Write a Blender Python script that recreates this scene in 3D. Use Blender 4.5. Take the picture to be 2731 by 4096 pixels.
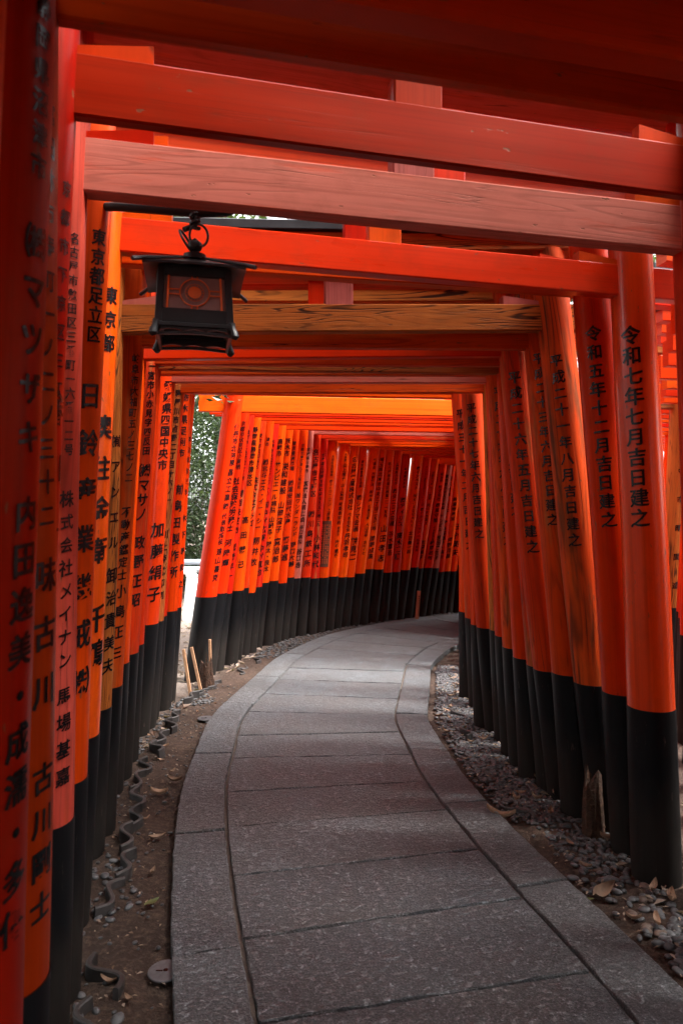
import bpy, bmesh, math, random
from mathutils import Vector, Matrix, noise
import numpy as np
random.seed(7)
D = bpy.data; C = bpy.context; SC = C.scene
for o in list(D.objects): D.objects.remove(o)

# ------------------------------------------------------------------ camera, sky, sun, exposure
cam = D.cameras.new("camera"); cam.sensor_fit = 'VERTICAL'; cam.sensor_height = 36.0; cam.sensor_width = 24.0
cam.lens = 25.0; cam.clip_start = 0.03; cam.clip_end = 500; cam.shift_y = -0.0034
cam.dof.use_dof = True; cam.dof.focus_distance = 5.5; cam.dof.aperture_fstop = 5.6
camo = D.objects.new("camera", cam); SC.collection.objects.link(camo)
camo.location = (0, 0, 1.55); camo.rotation_euler = (math.radians(90), 0, 0)
SC.camera = camo
EYE = Vector((0, 0, 1.55))

SUN_EL, SUN_AZ = math.radians(58), math.radians(102)      # azimuth from +y towards +x: the bright part of the sky is to the right
w = D.worlds.new("World"); SC.world = w; w.use_nodes = True
nt = w.node_tree; nt.nodes.clear()
sky = nt.nodes.new('ShaderNodeTexSky'); sky.sky_type = 'NISHITA'; sky.sun_disc = False
sky.sun_elevation = SUN_EL; sky.sun_rotation = SUN_AZ; sky.dust_density = 4.0; sky.air_density = 1.0; sky.ozone_density = 0.4
bg = nt.nodes.new('ShaderNodeBackground'); bg.inputs[1].default_value = 0.15
hs = nt.nodes.new('ShaderNodeHueSaturation'); hs.inputs['Saturation'].default_value = 0.15   # overcast white sky
ow = nt.nodes.new('ShaderNodeOutputWorld')
nt.links.new(sky.outputs[0], hs.inputs['Color']); nt.links.new(hs.outputs[0], bg.inputs[0]); nt.links.new(bg.outputs[0], ow.inputs[0])
sl = D.lights.new("sun", 'SUN'); sl.energy = 1.5; sl.angle = math.radians(14); sl.color = (1.0, .95, .88)
so = D.objects.new("sun", sl); SC.collection.objects.link(so)
sdir = Vector((math.sin(SUN_AZ) * math.cos(SUN_EL), math.cos(SUN_AZ) * math.cos(SUN_EL), math.sin(SUN_EL)))
so.rotation_euler = (-sdir).to_track_quat('-Z', 'Y').to_euler()
SC.view_settings.view_transform = 'Standard'; SC.view_settings.look = 'None'
SC.view_settings.exposure = 3.15; SC.view_settings.gamma = 1.0; SC.view_settings.use_curve_mapping = False
SC.render.engine = 'CYCLES'
SC.cycles.max_bounces = 10; SC.cycles.diffuse_bounces = 6; SC.cycles.glossy_bounces = 4
SC.cycles.use_denoising = True; SC.cycles.sample_clamp_indirect = 6

# ------------------------------------------------------------------ layout: measured gates plus added unseen ones (metres; x right, y ahead)
# pillar: x, y at the ground, lean dx/dz, height of the black base, radius at foot and top, side of the writing, [text, z first, z last, size, side]
PILLARS = {
 'L0': (-0.537, 0.700, 0.0592, 0.700, 0.092, 0.084, 0.62, []),
 'L1': (-0.558, 1.000, 0.0262, 0.700, 0.092, 0.084, 0.74, [['静岡県沼津市', 2.245, 2.024, 0.038, None], ['㈱マツザキ', 1.919, 1.649, 0.0502, None], ['内田逸美・成濡・多優', 1.543, 0.978, 0.0514, None]]),
 'L2': (-0.640, 1.280, 0.0198, 0.700, 0.092, 0.084, 0.76, [['富田林市寿町一ノ二ノ三十二', 2.25, 1.538, 0.0439, None], ['味古川', 1.432, 1.229, 0.0627, None], ['古川剛士', 1.074, 0.845, 0.0549, None]]),
 'L3': (-0.791, 1.620, 0.0392, 0.645, 0.092, 0.084, 0.8, [['京都市下京区三丁目', 2.272, 1.756, 0.0397, None], ['余川一', 1.786, 1.498, 0.0655, None]]),
 'L4': (-0.852, 1.950, 0.0296, 0.700, 0.092, 0.084, 0.6, [['名古屋市熱田区三番町一六番一二号', 2.275, 1.708, 0.0334, None], ['株式会社メイナン', 1.576, 1.146, 0.0454, None], ['馬場基嘉', 1.05, 0.834, 0.0478, None]]),
 'L5': (-0.933, 2.250, 0.0458, 0.694, 0.092, 0.084, 0.6, [['東京都足立区', 2.389, 2.09, 0.0551, None], ['日鈴産業幾戒㈱', 1.9, 1.011, 0.0882, None]]),
 'L6': (-1.041, 2.650, 0.0573, 0.709, 0.092, 0.084, 0.58, [['東京都', 2.329, 2.154, 0.0649, None], ['奥住金衛', 1.847, 1.396, 0.0974, None], ['千鶴', 1.146, 1.019, 0.1039, None]]),
 'Lx': (-1.136, 2.900, 0.0582, 0.694, 0.092, 0.084, 0.62, []),
 'L7': (-1.158, 3.200, 0.0406, 0.656, 0.092, 0.084, 0.72, [['㈲アンエル', 1.85, 1.399, 0.0588, None], ['卸治貴美夫', 1.252, 0.85, 0.0705, None]]),
 'L8': (-1.181, 3.420, 0.0604, 0.700, 0.092, 0.084, 0.55, [['岐阜市大福町五ノ三七ノ二', 2.26, 1.697, 0.0482, None], ['不動産鑑定士', 1.533, 1.236, 0.0545, None], ['小島正三', 1.158, 0.867, 0.067, None]]),
 's1': (-1.296, 3.880, 0.0611, 0.709, 0.092, 0.084, 0.62, []),
 'L9': (-1.307, 4.120, 0.0667, 0.717, 0.092, 0.084, 0.5, [['一宮市小赤見字四反田', 2.365, 1.881, 0.0505, None], ['㈱マサノ', 1.769, 1.517, 0.0782, None], ['政野正昭', 1.356, 1.028, 0.0833, None]]),
 's2': (-1.350, 4.380, 0.0632, 0.716, 0.092, 0.084, 0.62, []),
 'k2': (-1.419, 4.600, 0.0643, 0.742, 0.092, 0.084, 0.62, []),
 'L10': (-1.415, 4.900, 0.0786, 0.761, 0.092, 0.084, 0.45, [['愛媛県四国中央市', 2.387, 1.847, 0.072, None], ['加藤絹子', 1.406, 0.968, 0.105, None]]),
 'L11': (-1.419, 5.050, 0.0868, 0.755, 0.092, 0.084, 0.62, [['寝屋川市点野二丁目十六ノ一', 2.36, 1.609, 0.0557, None], ['川上特殊印刷', 1.368, 0.938, 0.0618, None]]),
 's3': (-1.447, 5.250, 0.0852, 0.759, 0.092, 0.084, 0.62, []),
 'L12': (-1.418, 5.500, 0.0735, 0.762, 0.092, 0.084, 0.42, [['栃木県足利市', 2.402, 1.974, 0.0674, None], ['㈲島田製作所', 1.695, 1.062, 0.0943, None]]),
 'p2': (-1.459, 5.620, 0.0760, 0.752, 0.092, 0.084, 0.62, []),
 'L13': (-1.434, 5.720, 0.0720, 0.758, 0.092, 0.084, 0.72, [['岡山県倉敷市', 2.103, 1.683, 0.049, None], ['木下野家之', 1.473, 0.948, 0.0595, None]]),
 'R1': (1.332, 3.000, -0.0422, 0.716, 0.097, 0.085, -0.14, [['令和七年七月吉日建之', 2.263, 1.511, 0.079, None]]),
 'R2': (1.321, 3.220, -0.0744, 0.722, 0.09, 0.083, -0.05, [['令和五年十二月吉日建之', 2.323, 1.501, 0.071, None]]),
 'R3': (1.314, 3.480, -0.1138, 0.700, 0.09, 0.083, -0.1, [['平成二十一年八月吉日建之', 2.258, 1.399, 0.0639, None]]),
 'R4': (1.211, 3.620, -0.0810, 0.716, 0.09, 0.082, -0.15, [['平成二十三年六月吉日建之', 2.299, 1.495, 0.0621, None]]),
 'R5': (1.192, 3.820, -0.1108, 0.689, 0.086, 0.083, -0.12, [['平成二十六年五月吉日建之', 2.24, 1.349, 0.0678, None]]),
 'R6': (1.174, 3.960, -0.0808, 0.682, 0.09, 0.082, -0.12, []),
 'R7': (1.107, 4.120, -0.0528, 0.692, 0.084, 0.08, -0.1, [['平成二十二年三月吉日建之', 2.327, 1.54, 0.0631, None]]),
 'R8': (1.101, 4.300, -0.0638, 0.715, 0.082, 0.078, -0.1, [['平成二十九年九月吉日建之', 2.245, 1.363, 0.0658, None]]),
 'R9': (1.091, 4.500, -0.0492, 0.748, 0.08, 0.075, 0.1, [['平成二十年四月吉日建之', 2.289, 1.407, 0.0551, None]]),
 'R10': (1.105, 4.760, -0.0397, 0.740, 0.08, 0.075, 0.1, [['平成十八年十月吉日建之', 2.331, 1.457, 0.0583, None]]),
 'R11': (1.082, 4.980, -0.0741, 0.721, 0.08, 0.074, -0.15, [['平成二十七年六月吉日建之', 2.245, 1.376, 0.0671, None]]),
 'R12': (1.037, 5.100, -0.0428, 0.722, 0.08, 0.075, -0.12, []),
 'R13': (1.090, 5.600, -0.0606, 0.693, 0.08, 0.075, -0.1, [['平成三十一年二月吉日建之', 2.291, 1.265, 0.072, None]]),
 'R14': (1.042, 5.850, 0.0065, 0.705, 0.08, 0.075, -0.12, []),
 'O_r': (1.413, 1.146, -0.0500, 0.710, 0.092, 0.084, -0.1, []),
 'A_r': (1.391, 1.446, -0.0500, 0.710, 0.092, 0.084, -0.1, []),
 'B_r': (1.309, 1.726, -0.0500, 0.710, 0.092, 0.084, -0.1, []),
 'C_r': (1.207, 2.077, -0.0500, 0.710, 0.092, 0.084, -0.1, []),
 'D_r': (1.319, 2.420, -0.0462, 0.700, 0.09, 0.082, -0.12, []),
 'E_r': (1.620, 2.780, -0.0300, 0.710, 0.092, 0.084, -0.1, []),
 'M0': (-1.312, 6.400, 0.1351, 0.762, 0.098, 0.086, 0.62, [['伊丹市北河原', 2.278, 1.96, 0.0605, None], ['昌立工業', 1.874, 1.65, 0.0666, None], ['㈱', 1.572, 1.572, 0.0666, None], ['代表取締役', 1.482, 1.254, 0.0542, None], ['遠山喜克', 1.168, 0.935, 0.0666, None]]),
 'M0r': (1.274, 6.706, -0.0200, 0.710, 0.092, 0.084, -0.1, []),
 'M1': (-1.261, 6.680, 0.1323, 0.761, 0.086, 0.08, 0.35, [['京都市伏見区小栗栖', 2.342, 1.937, 0.048, None], ['社会保険労務士', 1.807, 1.371, 0.069, None], ['河陽輝', 1.232, 1.047, 0.0695, None]]),
 'M1r': (1.331, 7.007, -0.0200, 0.710, 0.092, 0.084, -0.1, []),
 'M2': (-1.222, 6.880, 0.1226, 0.733, 0.086, 0.08, 0.35, [['貝塚市二色港町一番地', 2.282, 1.842, 0.0464, None], ['関西央興㈱', 1.694, 1.342, 0.0716, None], ['岩崎羊一', 1.181, 0.903, 0.0716, None]]),
 'M2r': (1.373, 7.226, -0.0200, 0.710, 0.092, 0.084, -0.1, []),
 'M3': (-1.127, 7.100, 0.0999, 0.737, 0.086, 0.08, 0.35, [['静岡県静岡市清水区', 2.329, 1.804, 0.0624, None], ['髙田勝己', 1.436, 0.997, 0.0739, None]]),
 'M3r': (1.418, 7.465, -0.0200, 0.710, 0.092, 0.084, -0.1, []),
 'M4': (-1.116, 7.300, 0.1107, 0.741, 0.086, 0.08, 0.35, [['東京都世田谷区', 2.292, 1.978, 0.0498, None], ['株式会社グラゴ', 1.836, 1.399, 0.0692, None]]),
 'M4r': (1.460, 7.682, -0.0200, 0.710, 0.092, 0.084, -0.1, []),
 'M5': (-1.060, 7.500, 0.1095, 0.668, 0.086, 0.08, 0.35, [['津市', 2.272, 2.222, 0.0479, None], ['㈱北斗エス・イー・シー', 2.035, 1.354, 0.0647, None], ['籾井牧', 1.213, 0.991, 0.0781, None]]),
 'M5r': (1.501, 7.898, -0.0200, 0.710, 0.092, 0.084, -0.1, []),
 'M6': (-1.009, 7.700, 0.1017, 0.706, 0.086, 0.08, 0.35, [['大野市矢口町三ノ二ノ一〇', 2.271, 1.711, 0.0483, None], ['㈲中村広報', 1.592, 1.235, 0.0802, None], ['中村直也', 1.121, 0.867, 0.0802, None]]),
 'M6r': (1.541, 8.112, -0.0200, 0.710, 0.092, 0.084, -0.1, []),
 'M7': (-0.964, 7.900, 0.1104, 0.732, 0.086, 0.08, 0.35, [['高崎市', 2.29, 2.157, 0.0631, None], ['サンピエール病院', 2.034, 1.535, 0.0678, None], ['山崎學・陽太・良太', 1.429, 0.887, 0.0644, None]]),
 'M7r': (1.582, 8.325, -0.0200, 0.710, 0.092, 0.084, -0.1, []),
 'M8': (-0.865, 8.080, 0.0962, 0.736, 0.086, 0.08, 0.35, [['茨木市', 2.312, 2.171, 0.0671, None], ['栄和建設', 2.024, 1.752, 0.0841, None], ['山岡澄子', 1.589, 1.317, 0.0841, None], ['寛治郎', 1.176, 0.98, 0.0841, None]]),
 'M8r': (1.618, 8.515, -0.0200, 0.710, 0.092, 0.084, -0.1, []),
 'M9': (-0.787, 8.240, 0.0937, 0.692, 0.086, 0.08, 0.35, [['東京豊洲市場', 2.299, 2.011, 0.0548, None], ['㈱浦安田代水産', 1.845, 1.401, 0.0702, None], ['齋藤進', 1.191, 0.991, 0.0858, None]]),
 'M9r': (1.650, 8.683, -0.0200, 0.710, 0.092, 0.084, -0.1, []),
 'M10': (-0.711, 8.400, 0.0973, 0.742, 0.086, 0.08, 0.35, [['京都市南区東九条上殿田町', 2.285, 1.8, 0.042, None], ['㈲ワンダーランド', 1.703, 1.251, 0.0613, None], ['野口大輔', 1.127, 0.901, 0.0716, None]]),
 'M10r': (1.681, 8.849, -0.0200, 0.710, 0.092, 0.084, -0.1, []),
 'M11': (-0.636, 8.550, 0.0915, 0.718, 0.086, 0.08, 0.35, [['宮崎県日南市', 2.253, 2.0, 0.0481, None], ['医療法人同仁会', 1.844, 1.419, 0.0674, None], ['谷口病院', 1.327, 1.154, 0.0546, None], ['谷口浩', 1.039, 0.878, 0.0765, None]]),
 'M11r': (1.711, 9.003, -0.0200, 0.710, 0.092, 0.084, -0.1, []),
 'M12': (-0.513, 8.700, 0.0761, 0.714, 0.086, 0.08, 0.35, [['名古屋市千種区', 2.231, 1.73, 0.0793, None], ['㈱', 1.483, 1.483, 0.0906, None], ['川島鉄工所', 1.363, 0.887, 0.0906, None]]),
 'M12r': (1.739, 9.154, -0.0200, 0.710, 0.092, 0.084, -0.1, []),
 'M13': (-0.398, 8.840, 0.0606, 0.689, 0.086, 0.08, 0.35, [['北海道石狩郡当別町園生五五番地二九', 2.21, 1.353, 0.0509, None], ['小林和代', 1.179, 0.864, 0.092, None]]),
 'M13r': (1.766, 9.294, -0.0200, 0.710, 0.092, 0.084, -0.1, []),
 'M14': (-0.301, 8.970, 0.0769, 0.684, 0.086, 0.08, 0.35, [['大阪市北区堂島', 2.2, 1.971, 0.0362, None], ['㈱シャロームアン', 1.893, 1.599, 0.0399, None], ['上原豊', 1.533, 1.429, 0.0497, None]]),
 'M14r': (1.790, 9.421, -0.0800, 0.710, 0.092, 0.084, -0.1, []),
 'M15': (-0.193, 9.100, 0.0995, 0.686, 0.086, 0.08, 0.35, [['大阪府', 2.236, 2.163, 0.0346, None], ['山上朋子', 2.097, 1.931, 0.0525, None], ['山上寛司', 1.845, 1.679, 0.0525, None], ['咲英香宗利', 1.606, 1.374, 0.0551, None], ['亜弥子', 1.301, 1.215, 0.0409, None], ['叶愛恵愛', 1.129, 0.95, 0.0567, None]]),
 'M15r': (1.814, 9.546, -0.0800, 0.710, 0.092, 0.084, -0.1, []),
 'M16': (-0.090, 9.220, 0.1074, 0.666, 0.086, 0.08, 0.35, [['名古屋実業株式会社', 2.178, 1.567, 0.0726, None], ['代表取締役', 1.472, 1.278, 0.0463, None], ['丹羽孝司', 1.197, 0.955, 0.0766, None]]),
 'M16r': (1.826, 9.612, -0.0800, 0.710, 0.092, 0.084, -0.1, []),
 'M17': (0.026, 9.350, 0.1003, 0.654, 0.086, 0.08, 0.35, [['東京都豊島区池袋', 2.16, 1.839, 0.0435, None], ['㈱シグマ企画', 1.696, 1.287, 0.0777, None], ['餅見二', 1.124, 0.919, 0.0971, None]]),
 'M17r': (1.905, 9.692, -0.0800, 0.710, 0.092, 0.084, -0.1, []),
 'M18': (0.152, 9.460, 0.1167, 0.693, 0.086, 0.08, 0.35, [['七福会', 2.194, 2.091, 0.0491, None], ['西野雅洋', 2.008, 1.863, 0.0458, None], ['岸伸典', 1.767, 1.663, 0.0491, None], ['石黒正樹', 1.581, 1.429, 0.048, None], ['大山佳伸', 1.339, 1.195, 0.0458, None], ['古川イセ', 1.105, 0.96, 0.0458, None]]),
 'M18r': (2.039, 9.755, -0.0800, 0.710, 0.092, 0.084, -0.1, []),
 'M19': (0.267, 9.570, 0.1085, 0.741, 0.086, 0.08, 0.35, [['埼玉県北本市中央三丁目二五番地', 2.202, 1.288, 0.062, None], ['岡野成高', 1.149, 0.912, 0.0751, None]]),
 'M19r': (2.182, 9.820, -0.0800, 0.710, 0.092, 0.084, -0.1, []),
 'M20': (0.417, 9.680, 0.0957, 0.728, 0.086, 0.08, 0.35, [['名古屋市名東区極楽二ー一五九', 2.153, 1.455, 0.051, None], ['山田孝志', 1.278, 0.883, 0.1008, None]]),
 'M20r': (2.358, 9.885, -0.0800, 0.710, 0.092, 0.084, -0.1, []),
 'M21': (0.546, 9.790, 0.0899, 0.676, 0.086, 0.08, 0.35, [['兵庫県丹波市', 2.145, 1.896, 0.0474, None], ['㈱タニミズ住建', 1.789, 1.346, 0.07, None], ['谷水章浩', 1.204, 0.947, 0.0813, None]]),
 'M21r': (2.512, 9.948, -0.0800, 0.710, 0.092, 0.084, -0.1, []),
 'M22': (0.679, 9.900, 0.0877, 0.673, 0.086, 0.08, 0.35, [['岐阜県大垣市', 2.094, 1.849, 0.0466, None], ['㈱アイリス', 1.669, 1.337, 0.0788, None], ['高木憲謙', 1.178, 0.89, 0.0914, None]]),
 'M22r': (2.669, 10.010, -0.0800, 0.710, 0.092, 0.084, -0.1, []),
 'M23': (0.787, 10.000, 0.1251, 0.693, 0.086, 0.08, 0.35, [['㈱インベスト', 2.114, 1.838, 0.0526, None], ['㈲K‐SQUARE', 1.728, 1.32, 0.0485, None], ['北田義一郎', 1.204, 0.949, 0.0606, None]]),
 'M23r': (2.800, 10.060, -0.0800, 0.710, 0.092, 0.084, -0.1, []),
 'M24': (0.926, 10.100, 0.1183, 0.721, 0.086, 0.08, 0.25, [['さいたま市浦和区元町二ノ二一ノ一四', 2.135, 1.605, 0.0315, None], ['㈱テクノニットー', 1.539, 1.163, 0.0509, None], ['越場聡英', 1.104, 0.965, 0.0443, None]]),
 'M24r': (2.961, 10.110, -0.0800, 0.710, 0.092, 0.084, -0.1, []),
 'M25': (0.998, 10.190, 0.1388, 0.701, 0.086, 0.08, 0.25, [['京都先斗町', 2.058, 1.902, 0.037, None], ['でこ吉田', 1.836, 1.695, 0.0447, None], ['先斗町吉富久', 1.598, 1.338, 0.0494, None], ['祇園雀家', 1.071, 0.863, 0.0658, None]]),
 'M25r': (3.053, 10.149, -0.0800, 0.710, 0.092, 0.084, -0.1, []),
 'M26': (1.134, 10.280, 0.1414, 0.700, 0.086, 0.08, 0.25, [['横浜市', 2.04, 1.95, 0.0427, None], ['株式会社', 1.861, 1.688, 0.0546, None], ['商業空間', 1.598, 1.381, 0.0688, None], ['代表取締役', 1.276, 1.111, 0.0391, None], ['崎岡政敏', 1.059, 0.842, 0.0688, None]]),
 'M26r': (3.208, 10.187, -0.0800, 0.710, 0.092, 0.084, -0.1, []),
 'M27': (1.232, 10.360, 0.1401, 0.687, 0.086, 0.08, 0.25, [['東京都中央区日本橋', 2.014, 1.561, 0.0538, None], ['サンビル', 1.44, 1.244, 0.0622, None], ['桂田実生子', 1.131, 0.836, 0.0699, None]]),
 'M27r': (3.324, 10.213, -0.0800, 0.710, 0.092, 0.084, -0.1, []),
 'M28': (1.342, 10.440, 0.1175, 0.626, 0.086, 0.08, 0.25, [['鈴木勇夢・彩子・零・莉子', 1.987, 1.105, 0.0762, None], ['茶谷恵子・高利', 1.257, 0.846, 0.0639, 0.2]]),
 'M28r': (3.451, 10.239, -0.0800, 0.710, 0.092, 0.084, -0.1, []),
 'M29': (1.458, 10.520, 0.1145, 0.629, 0.086, 0.08, 0.25, [['鈴鹿物産㈲', 1.684, 1.4, 0.0674, None], ['岡野洋昌', 1.094, 0.856, 0.0753, None]]),
 'M29r': (3.582, 10.264, -0.0800, 0.710, 0.092, 0.084, -0.1, []),
 'M30': (1.571, 10.600, 0.1102, 0.622, 0.086, 0.08, 0.25, [['東京都三鷹市', 1.808, 1.515, 0.0558, None], ['田村英夫', 1.283, 0.897, 0.1103, None]]),
 'M30r': (3.708, 10.288, -0.0800, 0.710, 0.092, 0.084, -0.1, []),
 'Z0': (1.740, 10.650, 0.0900, 0.710, 0.092, 0.084, -0.1, []),
 'Z0r': (3.690, 10.030, -0.0600, 0.710, 0.092, 0.084, -0.1, []),
 'Z1': (1.910, 10.694, 0.0900, 0.710, 0.092, 0.084, -0.1, []),
 'Z1r': (3.810, 9.954, -0.0600, 0.710, 0.092, 0.084, -0.1, []),
 'Z2': (2.080, 10.726, 0.0900, 0.710, 0.092, 0.084, -0.1, []),
 'Z2r': (3.930, 9.866, -0.0600, 0.710, 0.092, 0.084, -0.1, []),
 'Z3': (2.250, 10.746, 0.0900, 0.710, 0.092, 0.084, -0.1, []),
 'Z3r': (4.050, 9.766, -0.0600, 0.710, 0.092, 0.084, -0.1, []),
 'B0': (-0.451, 0.360, 0.0450, 0.710, 0.092, 0.084, -0.1, []),
 'B0r': (1.497, 0.810, -0.0450, 0.710, 0.092, 0.084, -0.1, []),
 'B1': (-0.381, 0.110, 0.0450, 0.710, 0.092, 0.084, -0.1, []),
 'B1r': (1.567, 0.560, -0.0450, 0.710, 0.092, 0.084, -0.1, []),
 'B2': (-0.311, -0.140, 0.0450, 0.710, 0.092, 0.084, -0.1, []),
 'B2r': (1.637, 0.310, -0.0450, 0.710, 0.092, 0.084, -0.1, []),
 'B3': (-0.241, -0.390, 0.0450, 0.710, 0.092, 0.084, -0.1, []),
 'B3r': (1.707, 0.060, -0.0450, 0.710, 0.092, 0.084, -0.1, []),
 'B4': (-0.171, -0.640, 0.0450, 0.710, 0.092, 0.084, -0.1, []),
 'B4r': (1.777, -0.190, -0.0450, 0.710, 0.092, 0.084, -0.1, []),
 'B5': (-0.101, -0.890, 0.0450, 0.710, 0.092, 0.084, -0.1, []),
 'B5r': (1.847, -0.440, -0.0450, 0.710, 0.092, 0.084, -0.1, []),
 'B6': (-0.031, -1.140, 0.0450, 0.710, 0.092, 0.084, -0.1, []),
 'B6r': (1.917, -0.690, -0.0450, 0.710, 0.092, 0.084, -0.1, []),
 'B7': (0.039, -1.390, 0.0450, 0.710, 0.092, 0.084, -0.1, []),
 'B7r': (1.987, -0.940, -0.0450, 0.710, 0.092, 0.084, -0.1, []),
 'B8': (0.109, -1.640, 0.0450, 0.710, 0.092, 0.084, -0.1, []),
 'B8r': (2.057, -1.190, -0.0450, 0.710, 0.092, 0.084, -0.1, []),
 'B9': (0.179, -1.890, 0.0450, 0.710, 0.092, 0.084, -0.1, []),
 'B9r': (2.127, -1.440, -0.0450, 0.710, 0.092, 0.084, -0.1, []),
 'B10': (0.249, -2.140, 0.0450, 0.710, 0.092, 0.084, -0.1, []),
 'B10r': (2.197, -1.690, -0.0450, 0.710, 0.092, 0.084, -0.1, []),
 'B11': (0.319, -2.390, 0.0450, 0.710, 0.092, 0.084, -0.1, []),
 'B11r': (2.267, -1.940, -0.0450, 0.710, 0.092, 0.084, -0.1, []),
 'B12': (0.389, -2.640, 0.0450, 0.710, 0.092, 0.084, -0.1, []),
 'B12r': (2.337, -2.190, -0.0450, 0.710, 0.092, 0.084, -0.1, []),
 'B13': (0.459, -2.890, 0.0450, 0.710, 0.092, 0.084, -0.1, []),
 'B13r': (2.407, -2.440, -0.0450, 0.710, 0.092, 0.084, -0.1, []),
 'N0': (2.330, 4.720, 0.0200, 0.710, 0.092, 0.084, 0.35, []),
 'N0r': (4.430, 4.970, -0.0500, 0.710, 0.092, 0.084, -0.1, []),
 'N1': (2.780, 6.100, 0.0500, 0.710, 0.092, 0.084, 0.35, [['中央市金市晴間造', 2.6, 0.9, 0.06, None]]),
 'N1r': (4.880, 6.350, -0.0500, 0.710, 0.092, 0.084, -0.1, []),
 'N2': (3.300, 7.100, 0.0500, 0.710, 0.092, 0.084, 0.35, [['京都府城陽市', 2.1, 1.5, 0.055, None], ['堤孝', 1.35, 1.15, 0.07, None]]),
 'N2r': (5.400, 7.350, -0.0500, 0.710, 0.092, 0.084, -0.1, []),
 'N3': (3.750, 8.300, 0.0500, 0.710, 0.092, 0.084, 0.35, [['株式会社', 2.0, 1.5, 0.055, None], ['清水喜久子', 1.3, 0.95, 0.06, None]]),
 'N3r': (5.850, 8.550, -0.0500, 0.710, 0.092, 0.084, -0.1, []),
 'N4': (4.300, 9.400, 0.0500, 0.710, 0.092, 0.084, 0.35, []),
 'N4r': (6.400, 9.650, -0.0500, 0.710, 0.092, 0.084, -0.1, []),
 'N5': (4.850, 10.600, 0.0500, 0.710, 0.092, 0.084, 0.35, [['大阪市港区', 2.0, 1.5, 0.055, None]]),
 'N5r': (6.950, 10.850, -0.0500, 0.710, 0.092, 0.084, -0.1, []),
 'N6': (2.493, 5.100, 0.0400, 0.710, 0.092, 0.084, 0.35, []),
 'N6r': (4.593, 5.350, -0.0500, 0.710, 0.092, 0.084, -0.1, []),
 'N7': (2.644, 5.450, 0.0400, 0.710, 0.092, 0.084, 0.35, []),
 'N7r': (4.744, 5.700, -0.0500, 0.710, 0.092, 0.084, -0.1, []),
 'N8': (2.794, 5.800, 0.0400, 0.710, 0.092, 0.084, 0.35, []),
 'N8r': (4.894, 6.050, -0.0500, 0.710, 0.092, 0.084, -0.1, []),
 'N9': (3.074, 6.450, 0.0400, 0.710, 0.092, 0.084, 0.35, []),
 'N9r': (5.174, 6.700, -0.0500, 0.710, 0.092, 0.084, -0.1, []),
 'N10': (3.224, 6.800, 0.0400, 0.710, 0.092, 0.084, 0.35, []),
 'N10r': (5.324, 7.050, -0.0500, 0.710, 0.092, 0.084, -0.1, []),
 'N11': (3.525, 7.500, 0.0400, 0.710, 0.092, 0.084, 0.35, []),
 'N11r': (5.625, 7.750, -0.0500, 0.710, 0.092, 0.084, -0.1, []),
 'N12': (3.697, 7.900, 0.0400, 0.710, 0.092, 0.084, 0.35, []),
 'N12r': (5.797, 8.150, -0.0500, 0.710, 0.092, 0.084, -0.1, []),
 'N13': (4.041, 8.700, 0.0400, 0.710, 0.092, 0.084, 0.35, []),
 'N13r': (6.141, 8.950, -0.0500, 0.710, 0.092, 0.084, -0.1, []),
 'N14': (4.192, 9.050, 0.0400, 0.710, 0.092, 0.084, 0.35, []),
 'N14r': (6.292, 9.300, -0.0500, 0.710, 0.092, 0.084, -0.1, []),
 'N15': (4.514, 9.800, 0.0400, 0.710, 0.092, 0.084, 0.35, []),
 'N15r': (6.614, 10.050, -0.0500, 0.710, 0.092, 0.084, -0.1, []),
 'N16': (4.686, 10.200, 0.0400, 0.710, 0.092, 0.084, 0.35, []),
 'N16r': (6.786, 10.450, -0.0500, 0.710, 0.092, 0.084, -0.1, []),
 'N17': (2.162, 4.300, 0.0300, 0.710, 0.092, 0.084, 0.35, []),
 'N17r': (4.262, 4.550, -0.0500, 0.710, 0.092, 0.084, -0.1, []),
 'N18': (2.002, 3.900, 0.0300, 0.710, 0.092, 0.084, 0.35, []),
 'N18r': (4.102, 4.150, -0.0500, 0.710, 0.092, 0.084, -0.1, []),
 'N19': (1.842, 3.500, 0.0300, 0.710, 0.092, 0.084, 0.35, []),
 'N19r': (3.942, 3.750, -0.0500, 0.710, 0.092, 0.084, -0.1, []),
 'N20': (1.720, 3.100, 0.0300, 0.710, 0.092, 0.084, 0.35, []),
 'N20r': (3.820, 3.350, -0.0500, 0.710, 0.092, 0.084, -0.1, []),
 'N21': (1.720, 2.700, 0.0300, 0.710, 0.092, 0.084, 0.35, []),
 'N21r': (3.820, 2.950, -0.0500, 0.710, 0.092, 0.084, -0.1, []),
 'N22': (1.720, 2.300, 0.0300, 0.710, 0.092, 0.084, 0.35, []),
 'N22r': (3.820, 2.550, -0.0500, 0.710, 0.092, 0.084, -0.1, []),
 'N23': (1.720, 1.900, 0.0300, 0.710, 0.092, 0.084, 0.35, []),
 'N23r': (3.820, 2.150, -0.0500, 0.710, 0.092, 0.084, -0.1, []),
 'N24': (1.720, 1.500, 0.0300, 0.710, 0.092, 0.084, 0.35, []),
 'N24r': (3.820, 1.750, -0.0500, 0.710, 0.092, 0.084, -0.1, []),
 'N25': (1.768, 1.100, 0.0300, 0.710, 0.092, 0.084, 0.35, []),
 'N25r': (3.868, 1.350, -0.0500, 0.710, 0.092, 0.084, -0.1, []),
 'N26': (1.816, 0.700, 0.0300, 0.710, 0.092, 0.084, 0.35, []),
 'N26r': (3.916, 0.950, -0.0500, 0.710, 0.092, 0.084, -0.1, []),
 'N27': (1.876, 0.200, 0.0300, 0.710, 0.092, 0.084, 0.35, []),
 'N27r': (3.976, 0.450, -0.0500, 0.710, 0.092, 0.084, -0.1, []),
 'N28': (1.936, -0.300, 0.0300, 0.710, 0.092, 0.084, 0.35, []),
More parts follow.
